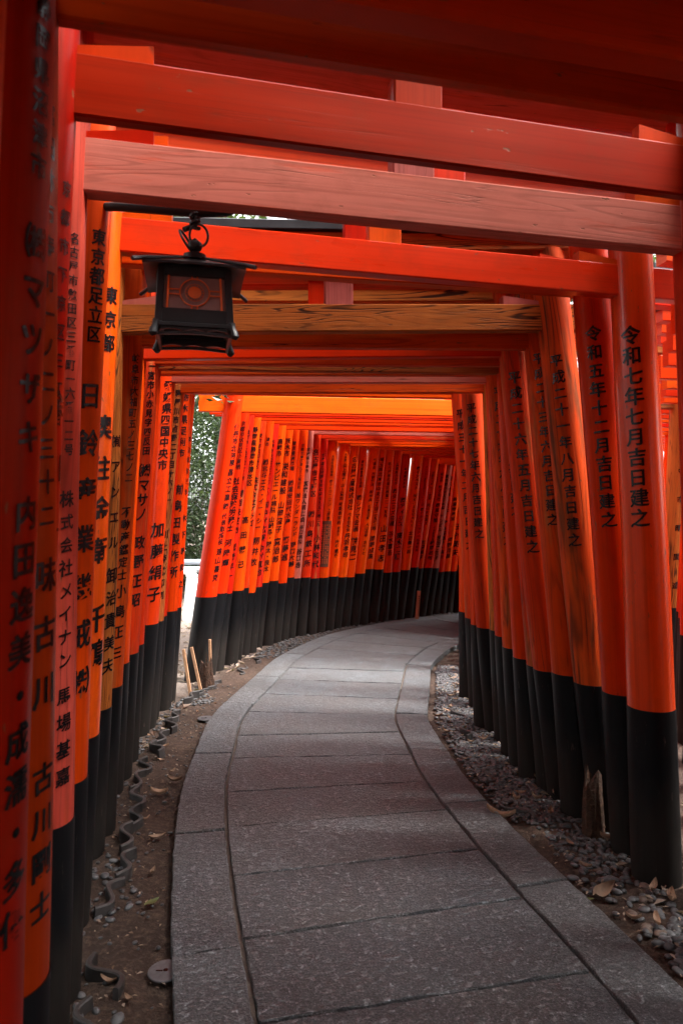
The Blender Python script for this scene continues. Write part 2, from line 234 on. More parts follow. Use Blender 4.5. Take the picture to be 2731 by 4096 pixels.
 'N28r': (4.036, -0.050, -0.0500, 0.710, 0.092, 0.084, -0.1, []),
 'N29': (2.008, -0.900, 0.0300, 0.710, 0.092, 0.084, 0.35, []),
 'N29r': (4.108, -0.650, -0.0500, 0.710, 0.092, 0.084, -0.1, []),
 'N30': (2.080, -1.500, 0.0300, 0.710, 0.092, 0.084, 0.35, []),
 'N30r': (4.180, -1.250, -0.0500, 0.710, 0.092, 0.084, -0.1, []),
 'N31': (2.164, -2.200, 0.0300, 0.710, 0.092, 0.084, 0.35, []),
 'N31r': (4.264, -1.950, -0.0500, 0.710, 0.092, 0.084, -0.1, []),
}
TORII = [
 ('L0', 'O_r', 2.35, 2.35, 0.155, 0.29, 'fresh', 'fresh', 'fresh', 'nearest vermilion torii, only a pinkish sliver of its left pillar at the left picture edge'),
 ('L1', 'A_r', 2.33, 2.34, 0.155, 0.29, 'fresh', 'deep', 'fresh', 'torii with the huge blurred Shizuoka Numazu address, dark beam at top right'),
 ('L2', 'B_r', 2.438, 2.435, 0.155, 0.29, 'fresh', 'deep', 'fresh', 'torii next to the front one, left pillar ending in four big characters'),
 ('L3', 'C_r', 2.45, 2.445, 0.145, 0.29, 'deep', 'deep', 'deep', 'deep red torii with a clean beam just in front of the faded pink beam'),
 ('L4', 'D_r', 2.416, 2.412, 0.15, 0.29, 'faded', 'fadedp', 'fresh', 'faded pink weathered torii with grain on its beam, left pillar addressed to Nagoya Atsuta'),
 ('L5', 'E_r', 2.55, 2.535, 0.155, 0.29, 'fresh', 'fresh', 'fresh', 'dark vermilion torii behind the faded pink one, left pillar addressed to Tokyo Adachi'),
 ('L6', 'R1', 2.505, 2.435, 0.13, 0.23, 'gloss', 'gloss', 'gloss', 'glossy orange torii right behind the lantern, right pillar dated Reiwa 7 July'),
 ('Lx', 'R2', 2.545, 2.507, 0.13, 0.29, 'fresh', 'fresh', 'fresh', 'torii whose right pillar is dated Reiwa 5 December, second pillar from the right front'),
 ('L7', 'R3', 2.335, 2.415, 0.128, 0.238, 'wood', 'wood', 'stained', 'weathered wooden torii with bare swirling grain, right pillar dated Heisei 21 August'),
 ('L8', 'R4', 2.325, 2.357, 0.13, 0.29, 'worn', 'worn', 'worn', 'torii with the Gifu Ofuku address, its beam just below the bare wooden one'),
 ('s1', 'R5', 2.358, 2.364, 0.14, 0.29, 'fresh', 'fresh', 'worn', 'torii whose leaning right pillar is dated Heisei 26 May'),
 ('L9', 'R6', 2.38, 2.34, 0.155, 0.29, 'worn', 'worn', 'worn', 'torii with the Ichinomiya address in small characters on its left pillar'),
 ('s2', 'R7', 2.403, 2.325, 0.12, 0.29, 'wood', 'fresh', 'fresh', 'torii with only a sliver of left pillar showing beyond the Ichinomiya pillar'),
 ('k2', 'R8', 2.41, 2.35, 0.155, 0.29, 'worn', 'worn', 'worn', 'torii whose slim right pillar is dated Heisei 29 September'),
 ('L10', 'R9', 2.415, 2.34, 0.12, 0.29, 'faded', 'gloss', 'fresh', 'torii with the Ehime Shikokuchuo address on its bright orange left pillar'),
 ('L11', 'R10', 2.365, 2.323, 0.14, 0.29, 'worn', 'wood', 'wood', 'torii with brown worn left pillar addressed to Neyagawa'),
 ('s3', 'R11', 2.45, 2.42, 0.155, 0.29, 'fresh', 'fresh', 'worn', 'torii whose right pillar is dated Heisei 27 June'),
 ('L12', 'R12', 2.46, 2.44, 0.155, 0.29, 'fresh', 'fresh', 'fresh', 'torii with the Tochigi Ashikaga address on its left pillar'),
 ('p2', 'R13', 2.47, 2.45, 0.155, 0.29, 'fresh', 'fresh', 'worn', 'torii whose right pillar is dated Heisei 31 February'),
 ('L13', 'R14', 2.47, 2.45, 0.155, 0.29, 'fresh', 'fresh', 'fresh', 'last torii before the opening on the left'),
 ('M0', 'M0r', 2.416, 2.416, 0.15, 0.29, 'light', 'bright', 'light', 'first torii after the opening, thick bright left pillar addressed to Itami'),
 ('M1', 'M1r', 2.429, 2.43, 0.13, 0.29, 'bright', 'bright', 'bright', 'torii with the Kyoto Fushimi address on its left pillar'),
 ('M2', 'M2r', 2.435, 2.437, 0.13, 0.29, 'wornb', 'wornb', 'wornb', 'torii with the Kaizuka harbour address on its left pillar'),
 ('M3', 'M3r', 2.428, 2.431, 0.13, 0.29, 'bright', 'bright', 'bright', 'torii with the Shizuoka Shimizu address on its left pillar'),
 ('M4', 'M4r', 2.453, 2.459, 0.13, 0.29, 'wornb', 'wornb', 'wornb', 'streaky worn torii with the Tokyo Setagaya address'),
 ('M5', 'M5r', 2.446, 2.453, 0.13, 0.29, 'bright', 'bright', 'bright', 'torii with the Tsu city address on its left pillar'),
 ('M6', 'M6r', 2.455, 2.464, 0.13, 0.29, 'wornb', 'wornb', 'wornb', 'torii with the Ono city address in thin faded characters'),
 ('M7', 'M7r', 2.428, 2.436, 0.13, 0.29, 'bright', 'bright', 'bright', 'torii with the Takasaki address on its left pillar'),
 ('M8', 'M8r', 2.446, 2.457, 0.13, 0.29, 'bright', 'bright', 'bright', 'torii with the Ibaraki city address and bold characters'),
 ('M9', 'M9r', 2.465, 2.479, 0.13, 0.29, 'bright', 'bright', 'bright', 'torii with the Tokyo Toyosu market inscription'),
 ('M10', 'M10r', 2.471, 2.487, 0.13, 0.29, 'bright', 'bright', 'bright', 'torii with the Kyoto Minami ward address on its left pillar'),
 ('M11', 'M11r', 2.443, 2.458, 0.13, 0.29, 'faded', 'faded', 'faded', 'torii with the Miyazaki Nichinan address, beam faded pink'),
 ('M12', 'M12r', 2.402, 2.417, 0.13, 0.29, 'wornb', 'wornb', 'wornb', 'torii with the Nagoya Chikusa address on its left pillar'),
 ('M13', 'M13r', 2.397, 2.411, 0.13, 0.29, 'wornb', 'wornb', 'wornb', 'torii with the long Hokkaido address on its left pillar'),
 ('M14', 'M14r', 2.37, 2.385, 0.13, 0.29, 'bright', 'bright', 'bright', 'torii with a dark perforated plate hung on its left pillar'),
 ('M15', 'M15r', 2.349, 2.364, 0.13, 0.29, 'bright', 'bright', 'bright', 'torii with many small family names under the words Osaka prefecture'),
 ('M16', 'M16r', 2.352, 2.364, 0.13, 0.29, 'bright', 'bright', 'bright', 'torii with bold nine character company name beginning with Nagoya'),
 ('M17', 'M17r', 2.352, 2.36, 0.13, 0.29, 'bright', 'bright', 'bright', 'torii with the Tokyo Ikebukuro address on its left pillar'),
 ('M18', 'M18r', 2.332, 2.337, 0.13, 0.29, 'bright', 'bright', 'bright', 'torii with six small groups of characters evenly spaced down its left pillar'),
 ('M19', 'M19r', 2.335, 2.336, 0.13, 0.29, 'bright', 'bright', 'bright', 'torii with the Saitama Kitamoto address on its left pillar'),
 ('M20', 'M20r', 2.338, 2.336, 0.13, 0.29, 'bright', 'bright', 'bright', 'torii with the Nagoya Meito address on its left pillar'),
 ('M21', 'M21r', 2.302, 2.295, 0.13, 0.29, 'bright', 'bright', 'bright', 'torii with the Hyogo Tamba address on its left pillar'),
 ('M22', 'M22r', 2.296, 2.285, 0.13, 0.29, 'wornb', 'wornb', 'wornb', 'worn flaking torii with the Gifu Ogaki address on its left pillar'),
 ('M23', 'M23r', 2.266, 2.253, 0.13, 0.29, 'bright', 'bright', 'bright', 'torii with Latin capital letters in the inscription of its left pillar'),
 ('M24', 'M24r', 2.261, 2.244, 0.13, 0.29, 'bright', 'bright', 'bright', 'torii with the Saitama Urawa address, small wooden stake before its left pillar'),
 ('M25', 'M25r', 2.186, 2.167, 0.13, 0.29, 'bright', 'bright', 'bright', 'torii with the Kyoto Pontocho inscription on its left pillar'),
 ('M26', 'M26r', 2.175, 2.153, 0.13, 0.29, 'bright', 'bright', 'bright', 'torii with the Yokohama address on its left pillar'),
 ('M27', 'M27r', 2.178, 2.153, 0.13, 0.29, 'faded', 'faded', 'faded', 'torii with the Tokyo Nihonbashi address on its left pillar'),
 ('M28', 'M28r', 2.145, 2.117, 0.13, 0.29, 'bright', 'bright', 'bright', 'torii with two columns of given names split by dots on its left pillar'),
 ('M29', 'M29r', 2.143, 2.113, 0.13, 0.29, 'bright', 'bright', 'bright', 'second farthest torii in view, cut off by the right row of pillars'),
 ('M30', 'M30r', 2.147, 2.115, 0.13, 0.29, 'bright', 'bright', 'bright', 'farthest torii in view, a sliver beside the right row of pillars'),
 ('Z0', 'Z0r', 2.25, 2.25, 0.13, 0.29, 'bright', 'bright', 'bright', 'BEYOND'),
 ('Z1', 'Z1r', 2.25, 2.25, 0.13, 0.29, 'bright', 'bright', 'bright', 'BEYOND'),
 ('Z2', 'Z2r', 2.25, 2.25, 0.13, 0.29, 'bright', 'bright', 'bright', 'BEYOND'),
 ('Z3', 'Z3r', 2.25, 2.25, 0.13, 0.29, 'bright', 'bright', 'bright', 'BEYOND'),
 ('B0', 'B0r', 2.4, 2.4, 0.155, 0.29, 'fresh', 'fresh', 'fresh', 'BEHIND'),
 ('B1', 'B1r', 2.4, 2.4, 0.155, 0.29, 'fresh', 'fresh', 'fresh', 'BEHIND'),
 ('B2', 'B2r', 2.4, 2.4, 0.155, 0.29, 'fresh', 'fresh', 'fresh', 'BEHIND'),
 ('B3', 'B3r', 2.4, 2.4, 0.155, 0.29, 'fresh', 'fresh', 'fresh', 'BEHIND'),
 ('B4', 'B4r', 2.4, 2.4, 0.155, 0.29, 'fresh', 'fresh', 'fresh', 'BEHIND'),
 ('B5', 'B5r', 2.4, 2.4, 0.155, 0.29, 'fresh', 'fresh', 'fresh', 'BEHIND'),
 ('B6', 'B6r', 2.4, 2.4, 0.155, 0.29, 'fresh', 'fresh', 'fresh', 'BEHIND'),
 ('B7', 'B7r', 2.4, 2.4, 0.155, 0.29, 'fresh', 'fresh', 'fresh', 'BEHIND'),
 ('B8', 'B8r', 2.4, 2.4, 0.155, 0.29, 'fresh', 'fresh', 'fresh', 'BEHIND'),
 ('B9', 'B9r', 2.4, 2.4, 0.155, 0.29, 'fresh', 'fresh', 'fresh', 'BEHIND'),
 ('B10', 'B10r', 2.4, 2.4, 0.155, 0.29, 'fresh', 'fresh', 'fresh', 'BEHIND'),
 ('B11', 'B11r', 2.4, 2.4, 0.155, 0.29, 'fresh', 'fresh', 'fresh', 'BEHIND'),
 ('B12', 'B12r', 2.4, 2.4, 0.155, 0.29, 'fresh', 'fresh', 'fresh', 'BEHIND'),
 ('B13', 'B13r', 2.4, 2.4, 0.155, 0.29, 'fresh', 'fresh', 'fresh', 'BEHIND'),
 ('N0', 'N0r', 2.4, 2.4, 0.155, 0.29, 'fresh', 'fresh', 'fresh', 'black based pillar of the neighbouring tunnel at the right picture edge'),
 ('N1', 'N1r', 2.4, 2.4, 0.155, 0.29, 'wood', 'wood', 'wood', 'cracked orange torii of the neighbouring tunnel, seen between the right foreground pillars'),
 ('N2', 'N2r', 2.4, 2.4, 0.155, 0.29, 'fresh', 'fresh', 'fresh', 'third torii of the neighbouring tunnel, behind the cracked one'),
 ('N3', 'N3r', 2.4, 2.4, 0.155, 0.29, 'fresh', 'fresh', 'fresh', 'fourth torii of the neighbouring tunnel'),
 ('N4', 'N4r', 2.4, 2.4, 0.155, 0.29, 'fresh', 'fresh', 'fresh', 'fifth torii of the neighbouring tunnel'),
 ('N5', 'N5r', 2.4, 2.4, 0.155, 0.29, 'fresh', 'fresh', 'fresh', 'farthest torii of the neighbouring tunnel'),
 ('N6', 'N6r', 2.4, 2.4, 0.155, 0.29, 'fresh', 'fresh', 'fresh', 'plain vermilion torii farther along the neighbouring tunnel'),
 ('N7', 'N7r', 2.4, 2.4, 0.155, 0.29, 'fresh', 'fresh', 'fresh', 'plain vermilion torii farther along the neighbouring tunnel'),
 ('N8', 'N8r', 2.4, 2.4, 0.155, 0.29, 'fresh', 'fresh', 'fresh', 'plain vermilion torii farther along the neighbouring tunnel'),
 ('N9', 'N9r', 2.4, 2.4, 0.155, 0.29, 'fresh', 'fresh', 'fresh', 'plain vermilion torii farther along the neighbouring tunnel'),
 ('N10', 'N10r', 2.4, 2.4, 0.155, 0.29, 'fresh', 'fresh', 'fresh', 'plain vermilion torii farther along the neighbouring tunnel'),
 ('N11', 'N11r', 2.4, 2.4, 0.155, 0.29, 'fresh', 'fresh', 'fresh', 'plain vermilion torii farther along the neighbouring tunnel'),
 ('N12', 'N12r', 2.4, 2.4, 0.155, 0.29, 'fresh', 'fresh', 'fresh', 'plain vermilion torii farther along the neighbouring tunnel'),
 ('N13', 'N13r', 2.4, 2.4, 0.155, 0.29, 'fresh', 'fresh', 'fresh', 'plain vermilion torii farther along the neighbouring tunnel'),
 ('N14', 'N14r', 2.4, 2.4, 0.155, 0.29, 'fresh', 'fresh', 'fresh', 'plain vermilion torii farther along the neighbouring tunnel'),
 ('N15', 'N15r', 2.4, 2.4, 0.155, 0.29, 'fresh', 'fresh', 'fresh', 'plain vermilion torii farther along the neighbouring tunnel'),
 ('N16', 'N16r', 2.4, 2.4, 0.155, 0.29, 'fresh', 'fresh', 'fresh', 'plain vermilion torii farther along the neighbouring tunnel'),
 ('N17', 'N17r', 2.4, 2.4, 0.155, 0.29, 'fresh', 'fresh', 'fresh', 'SIDE'),
 ('N18', 'N18r', 2.4, 2.4, 0.155, 0.29, 'fresh', 'fresh', 'fresh', 'SIDE'),
 ('N19', 'N19r', 2.4, 2.4, 0.155, 0.29, 'fresh', 'fresh', 'fresh', 'SIDE'),
 ('N20', 'N20r', 2.4, 2.4, 0.155, 0.29, 'fresh', 'fresh', 'fresh', 'SIDE'),
 ('N21', 'N21r', 2.4, 2.4, 0.155, 0.29, 'fresh', 'fresh', 'fresh', 'SIDE'),
 ('N22', 'N22r', 2.4, 2.4, 0.155, 0.29, 'fresh', 'fresh', 'fresh', 'SIDE'),
 ('N23', 'N23r', 2.4, 2.4, 0.155, 0.29, 'fresh', 'fresh', 'fresh', 'SIDE'),
 ('N24', 'N24r', 2.4, 2.4, 0.155, 0.29, 'fresh', 'fresh', 'fresh', 'SIDE'),
 ('N25', 'N25r', 2.4, 2.4, 0.155, 0.29, 'fresh', 'fresh', 'fresh', 'SIDE'),
 ('N26', 'N26r', 2.4, 2.4, 0.155, 0.29, 'fresh', 'fresh', 'fresh', 'SIDE'),
 ('N27', 'N27r', 2.4, 2.4, 0.155, 0.29, 'fresh', 'fresh', 'fresh', 'SIDE'),
 ('N28', 'N28r', 2.4, 2.4, 0.155, 0.29, 'fresh', 'fresh', 'fresh', 'SIDE'),
 ('N29', 'N29r', 2.4, 2.4, 0.155, 0.29, 'fresh', 'fresh', 'fresh', 'SIDE'),
 ('N30', 'N30r', 2.4, 2.4, 0.155, 0.29, 'fresh', 'fresh', 'fresh', 'SIDE'),
 ('N31', 'N31r', 2.4, 2.4, 0.155, 0.29, 'fresh', 'fresh', 'fresh', 'SIDE'),
]


# ------------------------------------------------------------------ materials
def new_mat(name):
    m = D.materials.new(name); m.use_nodes = True; t = m.node_tree
    b = t.nodes['Principled BSDF']
    return m, t, b
def N(t, typ, **k):
    n = t.nodes.new(typ)
    for a, v in k.items():
        if a in n.inputs: n.inputs[a].default_value = v
        else: setattr(n, a, v)
    return n
def ramp(t, fac, stops):
    r = t.nodes.new('ShaderNodeValToRGB'); e = r.color_ramp.elements
    while len(e) > 1: e.remove(e[-1])
    e[0].position = stops[0][0]; e[0].color = stops[0][1]
    for p, c in stops[1:]:
        x = e.new(p); x.color = c
    t.links.new(fac, r.inputs[0]); return r.outputs[0]
def g(v): return (v, v, v, 1)
def mix(t, fac, a, b, mode='MIX'):
    m = t.nodes.new('ShaderNodeMix'); m.data_type = 'RGBA'; m.blend_type = mode
    if isinstance(fac, (int, float)): m.inputs[0].default_value = fac
    else: t.links.new(fac, m.inputs[0])
    for i, x in ((6, a), (7, b)):
        if isinstance(x, tuple): m.inputs[i].default_value = x
        else: t.links.new(x, m.inputs[i])
    return m.outputs[2]
def math_(t, op, a, b=0.0):
    m = t.nodes.new('ShaderNodeMath'); m.operation = op
    for i, x in ((0, a), (1, b)):
        if isinstance(x, (int, float)): m.inputs[i].default_value = x
        else: t.links.new(x, m.inputs[i])
    return m.outputs[0]
def uvs(t, sx, sy, seed=True):
    """texture coordinates in metres along the timber, shifted per object"""
    tc = t.nodes.new('ShaderNodeUVMap'); tc.uv_map = 'UVMap'
    mp = t.nodes.new('ShaderNodeMapping'); mp.inputs['Scale'].default_value = (sx, sy, 1)
    t.links.new(tc.outputs[0], mp.inputs[0])
    if seed:
        oi = t.nodes.new('ShaderNodeObjectInfo')
        cx = t.nodes.new('ShaderNodeCombineXYZ')
        s1 = math_(t, 'MULTIPLY', oi.outputs['Random'], 37.0); s2 = math_(t, 'MULTIPLY', oi.outputs['Random'], 91.0)
        t.links.new(s1, cx.inputs[0]); t.links.new(s2, cx.inputs[1]); t.links.new(s1, cx.inputs[2])
        t.links.new(cx.outputs[0], mp.inputs['Location'])
    return mp.outputs[0]
def noise_(t, vec, scale, detail=4, rough=.55, dist=0.0):
    n = N(t, 'ShaderNodeTexNoise', Scale=scale, Detail=detail, Roughness=rough, Distortion=dist)
    t.links.new(vec, n.inputs['Vector']); return n.outputs[0]
def bump(t, b, h, strength, dist=.01):
    n = N(t, 'ShaderNodeBump', Strength=strength, Distance=dist); t.links.new(h, n.inputs['Height'])
    t.links.new(n.outputs[0], b.inputs['Normal'])

def timber(name, col, col2, rough, grain=0.0, crack=0.0, worn=0.0, wcol=(.25, .09, .03, 1), coat=0.0, gscale=1.0, gd=.15):
    """painted timber. UV: x along the grain, y across, in metres"""
    m, t, b = new_mat(name)
    soft = noise_(t, uvs(t, 1.2, 5), 1.0, 3)
    c = mix(t, ramp(t, soft, [(.35, g(0)), (.7, g(1))]), col, col2)
    oi = t.nodes.new('ShaderNodeObjectInfo')
    hv = N(t, 'ShaderNodeHueSaturation'); t.links.new(c, hv.inputs['Color'])
    t.links.new(math_(t, 'MULTIPLY_ADD', oi.outputs['Random'], .28), hv.inputs['Value'])
    hv.inputs['Value'].links[0].from_node.inputs[2].default_value = .84
    t.links.new(math_(t, 'ADD', math_(t, 'MULTIPLY', oi.outputs['Random'], .016), .492), hv.inputs['Hue'])
    c = hv.outputs[0]
    fine = noise_(t, uvs(t, 3, 90), 1.0, 4, .6)
    hgt = math_(t, 'MULTIPLY', fine, .12)
    if worn > 0:                                                       # paint gone in long patches
        wn = noise_(t, uvs(t, 1.6, 12), 1.0, 5, .62)
        wm = ramp(t, wn, [(.62 - worn * .2, g(0)), (.72 - worn * .14, g(1))])
        c = mix(t, math_(t, 'MULTIPLY', wm, .85), c, wcol)
        hgt = math_(t, 'SUBTRACT', hgt, math_(t, 'MULTIPLY', wm, .3))
    if grain > 0:                                                      # growth rings as contour lines
        gn = noise_(t, uvs(t, .55 * gscale, 8 * gscale), 1.0, 2.2, .42, gd)
        ln = math_(t, 'SINE', math_(t, 'MULTIPLY', gn, 105))
        gm = ramp(t, ln, [(.35, g(0)), (.95, g(1))])
        gate = ramp(t, noise_(t, uvs(t, 2, 6), 1.0, 3), [(.40, g(.15)), (.56, g(1))])
        gm = math_(t, 'MULTIPLY', gm, math_(t, 'MULTIPLY', gate, grain))
        c = mix(t, gm, c, (.035, .014, .009, 1))
        hgt = math_(t, 'SUBTRACT', hgt, math_(t, 'MULTIPLY', gm, .6))
    if crack > 0:
        cn = noise_(t, uvs(t, .8, 26), 1.0, 3, .5, .2)
        cm = ramp(t, math_(t, 'ABSOLUTE', math_(t, 'SUBTRACT', cn, .5)), [(0, g(1)), (.012, g(0))])
        gate = ramp(t, noise_(t, uvs(t, 1.3, 7), 1.0, 2), [(.5, g(0)), (.6, g(1))])
        cm = math_(t, 'MULTIPLY', cm, math_(t, 'MULTIPLY', gate, crack))
        c = mix(t, cm, c, (.03, .012, .008, 1))
        hgt = math_(t, 'SUBTRACT', hgt, math_(t, 'MULTIPLY', cm, .8))
    st = noise_(t, uvs(t, .7, 55), 1.0, 4, .65); sw = noise_(t, uvs(t, 1.1, 4), 1.0, 3)
    c = mix(t, math_(t, 'MULTIPLY', ramp(t, st, [(.45, g(0)), (.75, g(1))]), math_(t, 'MULTIPLY', sw, 1.15)), c, mix(t, 1.0, c, (.52, .42, .4, 1), 'MULTIPLY'))
    chip = ramp(t, noise_(t, uvs(t, 14, 40), 1.0, 3, .6), [(.70, g(0)), (.72, g(1))])
    c = mix(t, math_(t, 'MULTIPLY', chip, .8), c, (.16, .06, .03, 1)); hgt = math_(t, 'SUBTRACT', hgt, math_(t, 'MULTIPLY', chip, .5))
    dirt = ramp(t, noise_(t, uvs(t, 6, 9), 1.0, 6, .7), [(.5, g(0)), (.82, g(1))])
    c = mix(t, math_(t, 'MULTIPLY', dirt, .35), c, (.12, .03, .012, 1))
    t.links.new(c, b.inputs['Base Color'])
    rn = math_(t, 'ADD', math_(t, 'MULTIPLY', soft, .22), rough - .08)
    t.links.new(rn, b.inputs['Roughness'])
    b.inputs['Specular IOR Level'].default_value = .16 if coat < .2 else .3
    if coat < .2: b.inputs['Specular Tint'].default_value = (1, .48, .22, 1)
    b.inputs['Coat Weight'].default_value = coat; b.inputs['Coat Roughness'].default_value = .14
    bump(t, b, hgt, .5 if worn or grain else .22, .004)
    return m

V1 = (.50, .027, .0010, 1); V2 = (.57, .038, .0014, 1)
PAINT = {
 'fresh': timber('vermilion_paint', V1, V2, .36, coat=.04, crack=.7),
 'deep': timber('shaded_vermilion_paint', (.29, .0135, .0005, 1), (.34, .019, .0008, 1), .36, coat=.03, crack=.3),  # vermilion with the shade of the near tunnel put into its colour
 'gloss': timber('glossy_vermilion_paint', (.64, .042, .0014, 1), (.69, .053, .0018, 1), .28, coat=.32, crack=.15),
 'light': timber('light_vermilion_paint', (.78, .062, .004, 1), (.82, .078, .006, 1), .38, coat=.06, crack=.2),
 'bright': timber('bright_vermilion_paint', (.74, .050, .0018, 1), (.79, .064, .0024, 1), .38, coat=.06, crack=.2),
 'worn': timber('worn_vermilion_paint', (.48, .028, .003, 1), (.54, .048, .006, 1), .52, grain=.35, crack=1.0, worn=.35, wcol=(.34, .11, .035, 1)),
 'wornb': timber('worn_bright_paint', (.66, .034, .003, 1), (.72, .050, .005, 1), .5, grain=.2, crack=.9, worn=.25, wcol=(.42, .14, .045, 1)),
 'faded': timber('faded_pink_paint', (.47, .112, .088, 1), (.53, .145, .118, 1), .6, grain=.2, crack=.7, worn=.22, wcol=(.66, .10, .05, 1), gscale=1.25, gd=.3),
 'fadedp': timber('half_faded_paint', (.50, .062, .026, 1), (.56, .095, .055, 1), .55, grain=.25, crack=1.0, worn=.2, wcol=(.60, .075, .02, 1)),
 'wood': timber('weathered_bare_timber', (.38, .102, .019, 1), (.46, .135, .027, 1), .62, grain=1.0, crack=.8, worn=.3, wcol=(.22, .075, .022, 1), gscale=1.7, gd=.55),
 'stained': timber('stained_vermilion_paint', (.50, .040, .006, 1), (.56, .07, .012, 1), .5, grain=.75, crack=1.0, worn=.62, wcol=(.13, .045, .018, 1), gscale=.7),
}
def black_base():
    m, t, b = new_mat('black_base_paint')
    tc = t.nodes.new('ShaderNodeUVMap'); tc.uv_map = 'UVMap'
    sp = t.nodes.new('ShaderNodeSeparateXYZ'); t.links.new(tc.outputs[0], sp.inputs[0])
    n1 = noise_(t, uvs(t, 5, 14), 1.0, 6, .65)
    n2 = noise_(t, uvs(t, 2, 40), 1.0, 4, .6)
    h = math_(t, 'ADD', sp.outputs[0], math_(t, 'MULTIPLY', n1, -.5))
    dm = ramp(t, h, [(.0, g(.9)), (.02, g(.7)), (.22, g(0))])
    c = mix(t, math_(t, 'MULTIPLY', dm, .9), (.006, .006, .007, 1), mix(t, n2, (.010, .0085, .0075, 1), (.032, .026, .022, 1)))
    fl = ramp(t, noise_(t, uvs(t, 7, 50), 1.0, 5, .7), [(.65, g(0)), (.69, g(1))])
    c = mix(t, math_(t, 'MULTIPLY', fl, .7), c, (.10, .075, .062, 1))
    t.links.new(c, b.inputs['Base Color'])
    t.links.new(math_(t, 'ADD', math_(t, 'MULTIPLY', dm, .35), .42), b.inputs['Roughness'])
    b.inputs['Specular IOR Level'].default_value = .14
    bump(t, b, n2, .25, .004)
    return m
def simple(name, col, rough=.6, metal=0.0, var=.25, scale=30, bmp=.2, bd=.003, spec=.4):
    m, t, b = new_mat(name)
    tc = t.nodes.new('ShaderNodeTexCoord')
    n = noise_(t, tc.outputs['Object'], scale, 5, .65)
    lo = tuple(x * (1 - var) for x in col[:3]) + (1,); hi = tuple(min(1, x * (1 + var)) for x in col[:3]) + (1,)
    c = mix(t, ramp(t, n, [(.3, g(0)), (.7, g(1))]), lo, hi)
    oi = t.nodes.new('ShaderNodeObjectInfo'); hv = N(t, 'ShaderNodeHueSaturation'); t.links.new(c, hv.inputs['Color'])
    t.links.new(math_(t, 'ADD', math_(t, 'MULTIPLY', oi.outputs['Random'], var * 1.6), 1 - var * .8), hv.inputs['Value'])
    t.links.new(hv.outputs[0], b.inputs['Base Color'])
    b.inputs['Roughness'].default_value = rough; b.inputs['Metallic'].default_value = metal; b.inputs['Specular IOR Level'].default_value = spec
    bump(t, b, n, bmp, bd)
    return m
M_BASE = black_base()
M_INK = simple('black_lacquer_writing', (.006, .006, .007, 1), .22, var=.1, bmp=.35, bd=.002, scale=60)
M_CAP = simple('black_roof_board', (.018, .019, .022, 1), .33, var=.4, scale=12)
M_IRON = simple('black_lantern_metal', (.012, .012, .014, 1), .42, var=.3, scale=25)
M_PANE = simple('smoked_lantern_pane', (.26, .14, .125, 1), .38, var=.15, scale=10)
M_LATT = simple('orange_lantern_lattice', (.75, .13, .02, 1), .5, var=.15)
M_TILE = simple('grey_edging_tile', (.036, .032, .031, 1), .55, var=.4, scale=25, bmp=.4)
M_PEB = simple('grey_river_pebble', (.072, .072, .075, 1), .5, var=.55, scale=40, bmp=.2)
M_PEBW = simple('brown_pebble', (.10, .07, .055, 1), .6, var=.35, scale=40)
M_LEAFD = simple('dry_brown_leaf', (.27, .165, .105, 1), .7, var=.4, scale=30)
M_LEAFG = simple('fallen_green_leaf', (.10, .12, .035, 1), .5, var=.3)
M_STAKE = simple('raw_wood_stake', (.42, .235, .13, 1), .65, var=.18, scale=45)
M_WHITE = simple('white_plastic', (.78, .78, .77, 1), .45, var=.05)
M_PIPE = simple('grey_pipe_plastic', (.30, .35, .40, 1), .45, var=.12)
M_STUMP = simple('rotten_wood', (.065, .029, .014, 1), .85, var=.7, scale=35, bmp=1.0, bd=.02)
M_DISC = simple('grey_zinc_disc', (.075, .075, .08, 1), .5, metal=.2, var=.25, scale=60)
M_BARK = simple('tree_bark', (.085, .066, .052, 1), .85, var=.4, scale=18, bmp=.8, bd=.02)
M_PLATE = simple('brown_perforated_plate', (.075, .030, .016, 1), .5, var=.3, scale=60)

def leaf_mat(name, a, b2, rough=.38):
    m, t, b = new_mat(name)
    ge = t.nodes.new('ShaderNodeNewGeometry')
    c = mix(t, ramp(t, ge.outputs['Random Per Island'], [(0, g(0)), (.8, g(.75)), (1, g(1))]), a, b2)
    t.links.new(c, b.inputs['Base Color']); b.inputs['Roughness'].default_value = rough
    b.inputs['Specular IOR Level'].default_value = .3
    tr = N(t, 'ShaderNodeBsdfTranslucent'); t.links.new(mix(t, 1.0, c, (1.3, 1.5, .6, 1), 'MULTIPLY'), tr.inputs[0])
    ms = N(t, 'ShaderNodeMixShader'); ms.inputs[0].default_value = .22
    out = t.nodes['Material Output']
    t.links.new(b.outputs[0], ms.inputs[1]); t.links.new(tr.outputs[0], ms.inputs[2]); t.links.new(ms.outputs[0], out.inputs[0])
    return m
M_HEDGE = leaf_mat('glossy_hedge_leaf', (.020, .036, .017, 1), (.060, .082, .038, 1), .36)
M_CROWN = leaf_mat('tree_leaf', (.030, .055, .018, 1), (.10, .13, .045, 1), .4)
M_LITTER = leaf_mat('dead_leaf_litter', (.13, .075, .052, 1), (.40, .31, .26, 1), .75)

